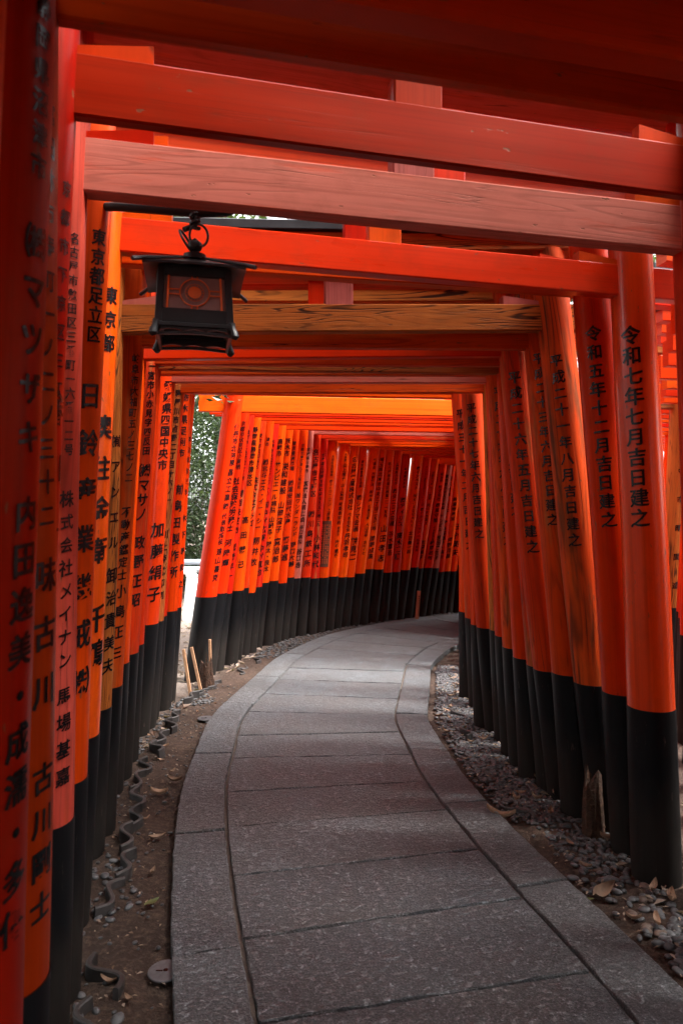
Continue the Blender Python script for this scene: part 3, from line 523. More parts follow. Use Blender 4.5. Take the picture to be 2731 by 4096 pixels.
def soil_mat():
    m, t, b = new_mat('trodden_soil')
    tc = t.nodes.new('ShaderNodeTexCoord'); P = tc.outputs['Object']
    n1 = noise_(t, P, 3.2, 6, .65); n2 = noise_(t, P, 38, 5, .7); n3 = noise_(t, P, 160, 3, .7)
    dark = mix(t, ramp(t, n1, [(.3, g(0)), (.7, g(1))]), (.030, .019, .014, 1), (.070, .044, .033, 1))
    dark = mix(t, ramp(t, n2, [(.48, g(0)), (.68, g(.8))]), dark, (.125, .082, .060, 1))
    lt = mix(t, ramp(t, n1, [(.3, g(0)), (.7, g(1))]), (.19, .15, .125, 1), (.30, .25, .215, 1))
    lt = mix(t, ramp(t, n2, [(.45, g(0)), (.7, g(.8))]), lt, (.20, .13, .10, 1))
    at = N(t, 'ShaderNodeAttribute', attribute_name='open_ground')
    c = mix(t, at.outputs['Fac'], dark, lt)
    c = mix(t, ramp(t, n3, [(.62, g(0)), (.75, g(.5))]), c, (.20, .15, .12, 1))
    t.links.new(c, b.inputs['Base Color']); b.inputs['Roughness'].default_value = .92; b.inputs['Specular IOR Level'].default_value = .25
    hh = math_(t, 'ADD', math_(t, 'MULTIPLY', n2, .7), math_(t, 'MULTIPLY', n3, .5))
    bump(t, b, hh, 1.0, .022)
    return m
def stone_mat():
    m, t, b = new_mat('chiselled_granite')
    uv = t.nodes.new('ShaderNodeUVMap'); uv.uv_map = 'UVMap'; U = uv.outputs[0]
    mp = N(t, 'ShaderNodeMapping'); mp.inputs['Scale'].default_value = (1.7, 1, 1); t.links.new(U, mp.inputs[0])
    chis = noise_(t, mp.outputs[0], 30, 6, .72, .1)
    fine = noise_(t, U, 120, 3, .75); big = noise_(t, U, 1.7, 5, .6); mid = noise_(t, U, 8, 5, .65)
    ge = t.nodes.new('ShaderNodeNewGeometry')
    c = mix(t, ge.outputs['Random Per Island'], (.096, .116, .132, 1), (.172, .196, .210, 1))
    c = mix(t, ramp(t, big, [(.38, g(0)), (.62, g(.85))]), c, (.112, .108, .106, 1))
    c = mix(t, ramp(t, mid, [(.4, g(0)), (.72, g(.55))]), c, (.098, .096, .100, 1))
    c = mix(t, ramp(t, fine, [(.40, g(.75)), (.50, g(0))]), c, (.050, .050, .054, 1))
    c = mix(t, ramp(t, fine, [(.56, g(0)), (.68, g(.8))]), c, (.44, .47, .52, 1))
    ch = ramp(t, chis, [(.40, g(0)), (.56, g(1))])
    c = mix(t, math_(t, 'MULTIPLY', math_(t, 'SUBTRACT', 1.0, ch), .38), c, (.062, .058, .056, 1))
    t.links.new(c, b.inputs['Base Color'])
    t.links.new(math_(t, 'ADD', math_(t, 'MULTIPLY', mid, .25), .36), b.inputs['Roughness'])
    b.inputs['Specular IOR Level'].default_value = .6
    h = math_(t, 'ADD', math_(t, 'MULTIPLY', ch, 1.0), math_(t, 'MULTIPLY', fine, .35))
    bump(t, b, h, .9, .011)
    return m
M_SOIL = soil_mat(); M_STONE = stone_mat()
M_MORTAR = simple('sandy_joint', (.10, .078, .064, 1), .9, var=.35, scale=60, bmp=.6)

# ------------------------------------------------------------------ object helpers
COL = SC.collection
def link(name, data, parent=None):
    o = D.objects.new(name, data); COL.objects.link(o)
    if parent is not None: o.parent = parent
    return o
def mesh_obj(name, verts, faces, mat, parent=None, uv=None, smooth=False, mats=None, midx=None):
    me = D.meshes.new(name); me.from_pydata([tuple(v) for v in verts], [], faces)
    if uv is not None:
        l = me.uv_layers.new(name='UVMap'); flat = [c for p in uv for c in p]
        l.data.foreach_set('uv', flat)
    if smooth: me.polygons.foreach_set('use_smooth', [True] * len(me.polygons))
    for mm in (mats or [mat]): me.materials.append(mm)
    if midx is not None: me.polygons.foreach_set('material_index', midx)
    me.update()
    return link(name, me, parent)
def thing(name, loc, label, cat, group=None):
    o = link(name, None); o.location = loc; o.empty_display_size = .1
    return tag(o, label, cat, group)
def tag(o, label, cat, group=None, kind=None):
    if label: o['label'] = label
    if cat: o['category'] = cat
    if group: o['group'] = group
    if kind: o['kind'] = kind
    return o
def sharp_auto(o, ang=35):
    o.data.set_sharp_from_angle(angle=math.radians(ang))

class MB:
    def __init__(s): s.v = []; s.f = []; s.u = []
    def add(s, v, f, u=None):
        n = len(s.v); s.v += [Vector(x) for x in v]; s.f += [[i + n for i in q] for q in f]
        if u is not None: s.u += u
        else: s.u += [(0, 0)] * sum(len(q) for q in f)
    def beam(s, pts, side, up, half_w, half_h, bev=.006, uoff=0.0, taper=None):
        """a squared timber along pts with chamfered edges. UV x along, y around"""
        pts = [Vector(p) for p in pts]; side = Vector(side).normalized(); up = Vector(up).normalized()
        a, b2, c = half_w, half_h, bev
        prof = [(a, -b2 + c), (a, b2 - c), (a - c, b2), (-a + c, b2), (-a, b2 - c), (-a, -b2 + c), (-a + c, -b2), (a - c, -b2)]
        per = [0.0]
        for i in range(8):
            p, q = prof[i], prof[(i + 1) % 8]; per.append(per[-1] + math.hypot(q[0] - p[0], q[1] - p[1]))
        V = []; L = 0.0; Ls = []
        for k, p in enumerate(pts):
            if k: L += (p - pts[k - 1]).length
            Ls.append(L)
            tp = taper[k] if taper else 1.0
            for x, y in prof: V.append(p + side * x * tp + up * y * tp)
        Fs = []; U = []
        for k in range(len(pts) - 1):
            for i in range(8):
                j = (i + 1) % 8
                Fs.append([k * 8 + i, k * 8 + j, k * 8 + 8 + j, k * 8 + 8 + i])
                U += [(Ls[k] + uoff, per[i]), (Ls[k] + uoff, per[i + 1]), (Ls[k + 1] + uoff, per[i + 1]), (Ls[k + 1] + uoff, per[i])]
        Fs.append(list(range(7, -1, -1))); U += [(prof[i][0] * .25, prof[i][1]) for i in range(7, -1, -1)]
        e = (len(pts) - 1) * 8
        Fs.append([e + i for i in range(8)]); U += [(prof[i][0] * .25, prof[i][1]) for i in range(8)]
        s.add(V, Fs, U)
    def tube(s, pts, rad, n=10, cap=True):
        pts = [Vector(p) for p in pts]; V = []; Fs = []
        if not isinstance(rad, (list, tuple)): rad = [rad] * len(pts)
        ref = None
        for k, p in enumerate(pts):
            d = (pts[min(k + 1, len(pts) - 1)] - pts[max(k - 1, 0)]).normalized()
            if ref is None:
                ref = d.orthogonal().normalized()
            ref = (ref - d * ref.dot(d)).normalized(); o2 = d.cross(ref)
            for i in range(n):
                a = 2 * math.pi * i / n; V.append(p + (ref * math.cos(a) + o2 * math.sin(a)) * rad[k])
        for k in range(len(pts) - 1):
            for i in range(n):
                j = (i + 1) % n; Fs.append([k * n + i, k * n + j, k * n + n + j, k * n + n + i])
        if cap:
            Fs.append(list(range(n - 1, -1, -1))); e = (len(pts) - 1) * n; Fs.append([e + i for i in range(n)])
        s.add(V, Fs)
    def lathe(s, prof, center, n=20, axis=(0, 0, 1)):
        c = Vector(center); V = []; Fs = []
        for r, z in prof:
            for i in range(n):
                a = 2 * math.pi * i / n; V.append(c + Vector((r * math.cos(a), r * math.sin(a), z)))
        for k in range(len(prof) - 1):
            for i in range(n):
                j = (i + 1) % n; Fs.append([k * n + i, k * n + j, k * n + n + j, k * n + n + i])
        Fs.append(list(range(n - 1, -1, -1))); e = (len(prof) - 1) * n; Fs.append([e + i for i in range(n)])
        s.add(V, Fs)
    def build(s, name, mat, parent=None, smooth=False):
        o = mesh_obj(name, s.v, s.f, mat, parent, s.u, smooth)
        if smooth: sharp_auto(o)
        return o

# ------------------------------------------------------------------ writing: glyph outlines from the built-in font, cut into strips and bent round the pillar
GLYPH = {}
def load_glyphs():
    chars = sorted({c for p in PILLARS.values() for t in p[7] for c in t[0]})
    obs = []
    for c in chars:
        cu = D.curves.new('glyph', 'FONT'); cu.body = c; cu.resolution_u = 2; cu.offset = .016
        obs.append(link('glyph', cu))
    dg = C.evaluated_depsgraph_get(); dg.update()
    for c, o in zip(chars, obs):
        me = D.meshes.new_from_object(o.evaluated_get(dg))
        bm = bmesh.new(); bm.from_mesh(me)
        for k in range(1, 10):
            bmesh.ops.bisect_plane(bm, geom=bm.verts[:] + bm.edges[:] + bm.faces[:], plane_co=(k * .1, 0, 0), plane_no=(1, 0, 0))
        bm.verts.ensure_lookup_table()
        xs = [v.co.x for v in bm.verts]; ys = [v.co.y for v in bm.verts]
        if not xs: continue
        cx = .5 if ord(c) > 255 else (min(xs) + max(xs)) / 2
        V = [(v.co.x - cx, v.co.y - .38 + .10 * (v.co.x - cx)) for v in bm.verts]     # brush strokes rise to the right
        Fg = [[v.index for v in f.verts] for f in bm.faces]; nv = len(V)
        V = [(x, y, 0) for x, y in V] + [(x + .018, y + .010, .0005) for x, y in V]      # a second pass of the brush makes the strokes bolder
        GLYPH[c] = (V, Fg + [[q + nv for q in f] for f in Fg])
        bm.free(); D.meshes.remove(me)
    for o in obs:
        cu = o.data; D.objects.remove(o); D.curves.remove(cu)
load_glyphs()

ZTOP = 2.80
def rad_at(p, z): return p[4] + (p[5] - p[4]) * max(0, min(1, z / 2.5))
def pillar(root, O, p, paint, rnd):
    x0, y0, k, zb, r0, r1, side, texts = p
    ztop = O['ztop']
    def ring(z, extra=0.0, n=36):
        r = rad_at(p, z) + extra; cx = x0 + k * z - O['o'].x; cy = y0 - O['o'].y
        w1 = .006 * math.sin(z * 2.1 + rnd * 40); w2 = .005 * math.sin(z * 1.7 + rnd * 90)
        out = []
        for i in range(n):
            a = 2 * math.pi * i / n
            rr = r * (1 + .012 * math.sin(2 * a + rnd * 20) + .008 * math.sin(3 * a + rnd * 50 + z))
            out.append(Vector((cx + w1 + rr * math.cos(a), cy + w2 + rr * math.sin(a), z)))
        return out, r
    def column(zs, mat, name, par, extra=0.0, jag=0.0):
        n = 36; V = []; Fs = []; U = []
        for z in zs:
            q, r = ring(z, extra, n); V += q
        for j in range(len(zs) - 1):
            for i in range(n):
                i2 = (i + 1) % n
                Fs.append([j * n + i, j * n + i2, (j + 1) * n + i2, (j + 1) * n + i])
                u0 = 2 * math.pi * r0 * i / n; u1 = 2 * math.pi * r0 * (i + 1) / n
                U += [(zs[j], u0), (zs[j], u1), (zs[j + 1], u1), (zs[j + 1], u0)]
        Fs.append([(len(zs) - 1) * n + i for i in range(n)]); U += [(zs[-1], 0)] * n
        Fs.append([n - 1 - i for i in range(n)]); U += [(zs[0], 0)] * n
        return mesh_obj(name, V, Fs, mat, par, U, smooth=True)
    zs = [zb - .05 + (ztop - zb + .05) * i / 14 for i in range(15)]
    po = column(zs, paint, 'pillar', root); sharp_auto(po, 50)
    zs = [-.12 + (zb + .12) * i / 6 for i in range(7)]
    bo = column(zs, M_BASE, 'base', po, extra=.0025); sharp_auto(bo, 50)
    if texts:
        ax = Vector((x0, y0)); v = Vector((-x0, -y0)).normalized(); e = Vector((-v.y, v.x))
        for s, z0, z1, size, sd in texts:
            V = []; Fs = []
            th0 = math.asin(side if sd is None else sd); n = len(s)
            for i, ch in enumerate(s):
                if ch not in GLYPH: continue
                z = z0 + (z1 - z0) * (i / (n - 1) if n > 1 else 0)
                gv, gf = GLYPH[ch]; b = len(V)
                if size < .05: gv, gf = gv[:len(gv) // 2], gf[:len(gf) // 2]        # small writing is done with a finer brush
                jx = random.uniform(-.03, .03) * size; js = size * random.uniform(.95, 1.05)
                for gx, gy, gl in gv:
                    zz = z + gy * js; r = rad_at(p, zz) * 1.006 + .0022
                    a = th0 + (gx * js + jx) / r
                    nx = v * math.cos(a) + e * math.sin(a)
                    w1 = .006 * math.sin(zz * 2.1 + rnd * 40); w2 = .005 * math.sin(zz * 1.7 + rnd * 90)
                    aa = math.atan2(nx.y, nx.x)
                    rr = rad_at(p, zz) * (1 + .012 * math.sin(2 * aa + rnd * 20) + .008 * math.sin(3 * aa + rnd * 50 + zz)) + .0022 + gl
                    V.append((x0 + k * zz - O['o'].x + w1 + nx.x * rr, y0 - O['o'].y + w2 + nx.y * rr, zz))
                Fs += [[q + b for q in f] for f in gf]
            mesh_obj('inscription', V, Fs, M_INK, po)
    return po

def make_torii(spec):
    ln, rn, nl, nr, nh, gap, paint, pl, pr, label = spec
    pL, pR = PILLARS[ln], PILLARS[rn]
    o = Vector(((pL[0] + pR[0]) / 2, (pL[1] + pR[1]) / 2, 0))
    group = 'torii gates of the neighbouring tunnel' if ln[0] == 'N' else 'torii gates standing close over the path'
    if label == 'BEHIND': label = 'unseen vermilion torii added behind the viewpoint for shade'; group = 'torii gates added behind the viewpoint for shade'  # gates added out of view to close off light from behind
    if label == 'BEYOND': label = 'vermilion torii round the bend, hidden behind the right row of pillars'; group = 'torii gates round the bend'
    if label == 'SIDE': label = 'unseen vermilion torii added to the neighbouring tunnel to shade the near path'; group = 'unseen torii gates added to the neighbouring tunnel'  # out-of-view gates added to block light from the right
    root = thing('torii_gate', o, label, 'torii gate', group)
    rnd = random.random()
    top_l, top_r = nl + nh, nr + nh
    lw = .019 if ln[0] in 'MZ' and ln != 'M0' else .05 if ln[0] == 'N' and pL[1] > 2.5 else .12 if ln[0] == 'N' else .15 if pL[1] < .6 else .12 if pL[1] < 1.5 else .085 if pL[1] < 1.8 else .10 if pL[1] < 2.1 else .078 if pL[1] < 4.0 else .05  # lintel half-width: near ones broadened for shade, far ones thinned for light
    zl, zr = top_l + gap, top_r + gap                       # underside of the lintel
    O = {'o': o, 'ztop': zl + .02}
    pillar(root, O, pL, PAINT[pl], random.random())
    O['ztop'] = zr + .02
    pillar(root, O, pR, PAINT[pr], random.random())
    at = lambda p, z: Vector((p[0] + p[2] * z, p[1], z)) - o
    a, b = at(pL, nl + nh / 2), at(pR, nr + nh / 2)
    d = (b - a).normalized(); flat = Vector((d.x, d.y, 0)).normalized(); side = Vector((-flat.y, flat.x, 0)); up = d.cross(side) * -1
    if up.z < 0: up = -up
    th = .022 if ln[0] == 'M' and ln != 'M0' else .018 if 1.2 < pL[1] < 1.8 else .031
    m = MB(); m.beam([a - d * .30, a, a * .5 + b * .5, b, b + d * .30], side, up, th, nh / 2, .005, rnd * 5)
    m.build('tie_beam', PAINT[paint], root)
    for s, p, z in ((1, pL, top_l), (-1, pR, top_r)):       # wedges driven in on top of the tie beam
        r = rad_at(p, z); base = at(p, z) + d * s * (r - .03); q = MB()
        L = .20; w2 = th - .003; h0, h1 = .012, .040
        dd = d * s; V = []
        for t, h in ((0, h0), (L, h1)):
            for sx in (-1, 1):
                for zz in (-.004, h): V.append(base + dd * t + side * sx * w2 + up * zz)
        Fq = [[0, 1, 3, 2], [4, 6, 7, 5], [0, 4, 5, 1], [2, 3, 7, 6], [1, 5, 7, 3], [0, 2, 6, 4]]
        if s < 0: Fq = [f[::-1] for f in Fq]
        q.add(V, Fq, [(c * .05, .03 * c2) for f in Fq for c, c2 in ((0, 0), (0, 1), (1, 1), (1, 0))]); q.build('wedge', PAINT['fresh' if paint != 'wood' else 'faded'], root)
    mid = (a + b) / 2; mt = (top_l + top_r) / 2
    q = MB(); q.beam([Vector((mid.x, mid.y, mt - .004)), Vector((mid.x, mid.y, mt + gap + .01))], flat, side, .066, th - .002, .004); q.build('strut', PAINT[paint if paint != 'wood' else 'faded'], root)
    la, lb = at(pL, zl), at(pR, zr); la.z, lb.z = zl, zr; e2 = (lb - la).normalized()
    def curve(z0, ext, rise):
        pts = []
        A = la - e2 * ext; B = lb + e2 * ext
        for i in range(9):
            t = i / 8; pts.append(A.lerp(B, t) + Vector((0, 0, z0 + rise * (2 * t - 1) ** 4)))
        return pts
    q = MB(); q.beam(curve(.04, .36, .03), side, (0, 0, 1), lw, .04, .005, rnd * 9); lint = q.build('lintel', PAINT[paint], root)
    q = MB(); q.beam(curve(.0805 + .022, .42, .032), side, (0, 0, 1), lw * 1.3, .022, .004); q.build('roof_cap', M_CAP, lint)
    return root
TG = [make_torii(t) for t in TORII]

# ------------------------------------------------------------------ the path
LEFT_EDGE = [(.50, -1.6), (.30, -.8), (.08, 0), (-.16, .8), (-.36, 1.5), (-.485, 2.09), (-.597, 2.52), (-.70, 2.97), (-.795, 3.45), (-.875, 3.98), (-.90, 4.40), (-.945, 5.02), (-.918, 5.47), (-.841, 6.0), (-.75, 6.64), (-.63, 7.34), (-.227, 8.41), (.256, 9.1), (.87, 9.73), (1.66, 10.22), (2.6, 10.5), (3.8, 10.6), (5.2, 10.5)]
def catmull(P, n=12):
    P = [Vector((p[0], p[1], 0)) for p in P]; out = []
    for i in range(len(P) - 1):
        p0 = P[max(i - 1, 0)]; p1 = P[i]; p2 = P[i + 1]; p3 = P[min(i + 2, len(P) - 1)]
        for k in range(n):
            t = k / n
            out.append(.5 * ((2 * p1) + (-p0 + p2) * t + (2 * p0 - 5 * p1 + 4 * p2 - p3) * t * t + (-p0 + 3 * p1 - 3 * p2 + p3) * t ** 3))
    out.append(P[-1]); return out
def resample(P, step):
    out = [P[0].copy()]; acc = 0.0
    for i in range(len(P) - 1):
        a, b = P[i].copy(), P[i + 1]
        while True:
            L = (b - a).length
            if acc + L < step: acc += L; break
            a = a + (b - a) * ((step - acc) / L); acc = 0.0; out.append(a.copy())
    return out
edge = resample(catmull(LEFT_EDGE), .02)
tan = [(edge[min(i + 12, len(edge) - 1)] - edge[max(i - 12, 0)]).normalized() for i in range(len(edge))]
nrm = [Vector((t.y, -t.x, 0)) for t in tan]
cl = [e + n * .78 for e, n in zip(edge, nrm)]
# smooth the centre line, then measure stations along it
for _ in range(3):
    cl = [sum((cl[max(0, min(len(cl) - 1, i + k))] for k in range(-8, 9)), Vector((0, 0, 0))) / 17 for i in range(len(cl))]
cl = resample(cl, .02)
ctan = [(cl[min(i + 6, len(cl) - 1)] - cl[max(i - 6, 0)]).normalized() for i in range(len(cl))]
cnrm = [Vector((t.y, -t.x, 0)) for t in ctan]
def on_path(s, off):
    i = max(0, min(len(cl) - 1, s / .02)); k = int(i); f = i - k
    if k >= len(cl) - 1: return cl[-1] + cnrm[-1] * off
    return cl[k].lerp(cl[k + 1], f) + cnrm[k].lerp(cnrm[k + 1], f) * off
CLN = np.array([(p.x, p.y) for p in cl])
def path_dist(x, y):
    dd = (CLN[:, 0] - x) ** 2 + (CLN[:, 1] - y) ** 2
    return math.sqrt(dd.min())
PLEN = .02 * (len(cl) - 1)
TOPZ = .036
slab = MB()
def add_slab(s0, s1, o0, o1):
    ns = max(3, int((s1 - s0) / .035)); no = max(3, int((o1 - o0) / .05))
    gap = .0055; s0 += .006; s1 -= .006; o0 += gap; o1 -= gap
    zt = TOPZ + random.uniform(-.003, .003); tx, ty = random.uniform(-.004, .004), random.uniform(-.004, .004)
    rows = [s0, s0 + .0035] + [s0 + (s1 - s0) * i / ns for i in range(1, ns)] + [s1 - .0035, s1]
    cols = [o0, o0 + .0035] + [o0 + (o1 - o0) * i / no for i in range(1, no)] + [o1 - .0035, o1]
    V = []; U = []; idx = {}
    sd = random.uniform(0, 99); us, uo = random.uniform(0, 50), random.uniform(0, 50)
    for i, s in enumerate(rows):
        for j, q in enumerate(cols):
            ed = i in (0, len(rows) - 1) or j in (0, len(cols) - 1)
            jit = .008
            ss, qq = s, q
            if i == 0: ss += jit * noise.noise((q * 22, sd, 0))
            if i == len(rows) - 1: ss += jit * noise.noise((q * 22, sd, 5))
            if j == 0: qq += jit * noise.noise((s * 20, sd, 9))
            if j == len(cols) - 1: qq += jit * noise.noise((s * 20, sd, 14))
            p = on_path(ss, qq)
            z = zt + tx * (i / len(rows) - .5) + ty * (j / len(cols) - .5) + .0035 * noise.noise((p.x * 5, p.y * 5, sd)) + .002 * noise.noise((p.x * 16, p.y * 16, sd))
            if ed: z -= .0035 + .003 * noise.noise((p.x * 30, p.y * 30, sd))
            idx[i, j] = len(V); V.append((p.x, p.y, z)); U.append((ss + us, qq + uo))
    Fs = []; FU = []
    for i in range(len(rows) - 1):
        for j in range(len(cols) - 1):
            q = [idx[i, j], idx[i, j + 1], idx[i + 1, j + 1], idx[i + 1, j]]
            Fs.append(q); FU += [U[k] for k in q]
    ringi = [(0, j) for j in range(len(cols))] + [(i, len(cols) - 1) for i in range(1, len(rows))] + [(len(rows) - 1, j) for j in range(len(cols) - 2, -1, -1)] + [(i, 0) for i in range(len(rows) - 2, 0, -1)]
    n0 = len(V)
    for r in ringi:
        v = V[idx[r]]; V.append((v[0], v[1], -.06)); U.append(U[idx[r]])
    for k in range(len(ringi)):
        k2 = (k + 1) % len(ringi)
        q = [idx[ringi[k]], n0 + k, n0 + k2, idx[ringi[k2]]]
        Fs.append(q); FU += [(U[x][0], U[x][1] + (V[x][2])) for x in q]
    slab.add(V, [f[::-1] for f in Fs] if False else Fs, FU)
# station of a given distance ahead, for the cross joints that can be read in the photograph
def station(y):
    i = min(range(len(cl)), key=lambda k: abs(cl[k].y - y) + (10 if k > len(cl) * .75 else 0)); return .02 * i
CJ = [station(y) for y in (2.22, 2.63, 3.04, 3.47, 3.87, 4.35, 4.79, 5.26, 5.75, 6.23)]
js = [CJ[0] - .43 * k for k in range(8, 0, -1)] + CJ
while js[-1] < PLEN - .5: js.append(js[-1] + .44 + random.uniform(-.03, .03))
js = [max(0, j) for j in js]
for a, b in zip(js[:-1], js[1:]):
    if b - a > .1: add_slab(a, b, -.545, .545)
for lo, hi, ys in ((-.79, -.552, (2.60, 3.46, 4.45, 5.45)), (.552, .79, (2.72, 3.56, 4.45, 5.3))):
    st = [station(y) for y in ys]
    st = [st[0] - .88 * k for k in range(4, 0, -1)] + st
    while st[-1] < PLEN - .9: st.append(st[-1] + .9 + random.uniform(-.05, .05))
    st = [max(0, x) for x in st]
    for a, b in zip(st[:-1], st[1:]):
        if b - a > .1: add_slab(a, b, lo, hi)
po = slab.build('path', M_STONE); tag(po, 'curving path of grey chiselled granite slabs between the torii', None, None, 'structure')
V = []; Fs = []
S = [i * .1 for i in range(int(PLEN / .1))]
for q0, q1, z in ((-.783, -.5525, -.012), (-.5525, -.5445, .016), (-.5445, .5445, -.012), (.5445, .5525, .016), (.5525, .783, -.012)):
    b0 = len(V)
    for s in S:
        for q in (q0 - (.003 if z > .01 else 0), q1 + (.003 if z > .01 else 0)):
            p = on_path(s, q); V.append((p.x, p.y, z))
    for i in range(len(S) - 1): Fs.append([b0 + i * 2, b0 + i * 2 + 1, b0 + i * 2 + 3, b0 + i * 2 + 2])
tag(mesh_obj('path_joint_bed', V, Fs, M_MORTAR), 'sandy mortar bed showing in the joints of the path', None, None, 'structure')

# ------------------------------------------------------------------ ground
def axis(fa, fb, step, lo, hi):
    a = [fa + step * i for i in range(int((fb - fa) / step) + 1)]
    s = step; x = a[-1]
    while x < hi: s *= 1.35; x += s; a.append(x)
    s = step; x = a[0]
    while x > lo: s *= 1.35; x -= s; a.insert(0, x)
    return a
gx = axis(-2.4, 2.6, .032, -150, 150); gy = axis(.9, 8.6, .032, -150, 220)
def ground_z(x, y):
    z = .010 * noise.noise((x * 2.3, y * 2.3, 0)) + .009 * noise.noise((x * 9, y * 9, 3)) + .007 * noise.noise((x * 22, y * 22, 7))
    return z
V = []; OG = []
for y in gy:
    for x in gx:
        near = -8 < x < 9 and -4 < y < 16
        pd = path_dist(x, y) if near else 9
        z = ground_z(x, y)
        if pd < .77: z = -.05
        elif pd < .9: z -= .012
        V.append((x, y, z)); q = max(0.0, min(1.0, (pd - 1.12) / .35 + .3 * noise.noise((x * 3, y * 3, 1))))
        if (x > 1.2 and y < 9) or (x < -1 and y < 4.6): q *= .15  # soil outside the near left pillars darkened to cut bounced light
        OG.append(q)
nx_ = len(gx)
Fs = [[j * nx_ + i, j * nx_ + i + 1, (j + 1) * nx_ + i + 1, (j + 1) * nx_ + i] for j in range(len(gy) - 1) for i in range(nx_ - 1)]
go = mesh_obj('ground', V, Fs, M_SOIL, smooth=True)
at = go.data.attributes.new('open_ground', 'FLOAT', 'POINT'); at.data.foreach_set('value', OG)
tag(go, 'bare brown soil beside the path, pale and leaf strewn outside', None, None, 'structure')
# the neighbouring path on the right
V = []; Fs = []; mb = MB()
for k in range(26):
    y0 = 3.2 + k * .42; x0 = 2.62 + (y0 - 4.7) * .43; w2 = 1.45
    q0, q1 = .006, .414
    for (u0, u1) in ((.0, .25), (.262, 1.19), (1.2, 1.45)):
        pts = [(x0 + u0, y0 + q0), (x0 + u1, y0 + q0), (x0 + u1 + .18, y0 + q1), (x0 + u0 + .18, y0 + q1)]
        z = .03 + random.uniform(-.003, .003)
        mb.add([(a, b, z) for a, b in pts] + [(a, b, -.05) for a, b in pts], [[0, 1, 2, 3], [0, 4, 5, 1], [1, 5, 6, 2], [2, 6, 7, 3], [3, 7, 4, 0]],
               [(a, b) for a, b in pts] + [(0, 0)] * 16)
tag(mb.build('neighbouring_path', M_STONE), 'grey slab path of the neighbouring tunnel on the right', None, None, 'structure')

# ------------------------------------------------------------------ edging tiles
def tile_mesh(L=.235, amp=.036, th=.019, h=.125):
    n = 16; V = []; Fs = []
    for i in range(n + 1):
        t = i / n; x = (t - .5) * L; y = amp * math.sin((t - .5) * 2 * math.pi)
        dy = amp * 2 * math.pi / L * math.cos((t - .5) * 2 * math.pi); nn = Vector((-dy, 1, 0)).normalized() * th / 2
        hh = h
        for s in (-1, 1):
            V += [(x + nn.x * s, y + nn.y * s, -.06), (x + nn.x * s, y + nn.y * s, hh - .06 - .004), (x + nn.x * s * .6, y + nn.y * s * .6, hh - .06)]
    for i in range(n):
        a = i * 6; b = a + 6
        Fs += [[a, b, b + 1, a + 1], [a + 1, b + 1, b + 2, a + 2], [a + 2, b + 2, b + 5, a + 5], [a + 5, b + 5, b + 4, a + 4], [a + 4, b + 4, b + 3, a + 3]]
    Fs += [[0, 1, 2, 5, 4, 3], [n * 6 + k for k in (3, 4, 5, 2, 1, 0)]]
    me = D.meshes.new('edging_tile'); me.from_pydata(V, [], Fs); me.materials.append(M_TILE)
    me.polygons.foreach_set('use_smooth', [True] * len(Fs)); me.set_sharp_from_angle(angle=math.radians(40))
    return me
TILE = tile_mesh()
def tiles(line, label, group, gap=.245, skip=(), wob=.38, zoff=-.012):
    pts = resample(catmull(line, 10), gap)
    for i in range(len(pts) - 1):
        if i in skip or random.random() < .10: continue
        a, b = pts[i], pts[i + 1]; m = (a + b) / 2; d = b - a
        o = link('edging_tile', TILE)
        o.location = (m.x + random.uniform(-.03, .03), m.y, zoff + random.uniform(-.035, .006)); o.rotation_euler = (random.uniform(-.12, .12), random.uniform(-.05, .05), math.atan2(d.y, d.x) + random.uniform(-wob, wob))
        tag(o, label, 'edging tile', group)
tiles([(-.60, 1.75), (-.74, 2.12), (-.84, 2.5), (-.93, 3.0), (-1.03, 3.5), (-1.12, 4.0), (-1.20, 4.6), (-1.22, 5.2), (-1.20, 5.7), (-1.12, 6.1), (-1.05, 6.5)],
      'dark wavy ceramic edging tile standing in the soil beside the left pillars', 'edging tiles along the left pillars before the opening')
tiles([(-1.0, 6.62), (-.90, 7.0), (-.78, 7.4), (-.55, 7.95), (-.25, 8.5), (.1, 8.95), (.5, 9.4), (1.0, 9.85), (1.6, 10.2)],
      'small dark edging tile at the foot of the far curving row of pillars', 'edging tiles along the far row of pillars', zoff=-.035)
tiles([(1.0, 3.25), (.93, 3.5), (.88, 3.85), (.86, 4.2), (.86, 4.6), (.86, 4.95), (.87, 5.3), (.92, 5.75)],
      'grey edging tile half buried among the pebbles beside the right pillars', 'edging tiles along the right pillars', skip=(2, 5, 7), wob=.5, zoff=-.02)

# ------------------------------------------------------------------ pebbles
def pebble_mesh(seed):
    bm = bmesh.new(); bmesh.ops.create_icosphere(bm, subdivisions=2, radius=1)
    fx, fz = random.uniform(.62, .85), random.uniform(.38, .55)
    for v in bm.verts:
        n = 1 + .16 * noise.noise(v.co * 1.1 + Vector((seed * 3.7, 0, 0)))
        v.co = Vector((v.co.x, v.co.y * fx, v.co.z * fz)) * n
    me = D.meshes.new('pebble'); bm.to_mesh(me); bm.free()
    me.polygons.foreach_set('use_smooth', [True] * len(me.polygons)); return me
PEB = [pebble_mesh(i) for i in range(9)]
for i, me in enumerate(PEB): me.materials.append(M_PEBW if i == 8 else M_PEB)
spots = []                                       # x, y, size, place
def right_edge(y):
    i = min(range(len(cl)), key=lambda k: abs((cl[k] + cnrm[k] * .79).y - y) + (10 if k > len(cl) * .6 else 0)); return (cl[i] + cnrm[i] * .79).x
RE = {round(.05 * i, 2): right_edge(.05 * i) for i in range(30, 150)}
rp = sorted([(p[1], p[0]) for k, p in PILLARS.items() if k[0] == 'R'] + [(2.1, 1.3), (7.4, 1.2)])
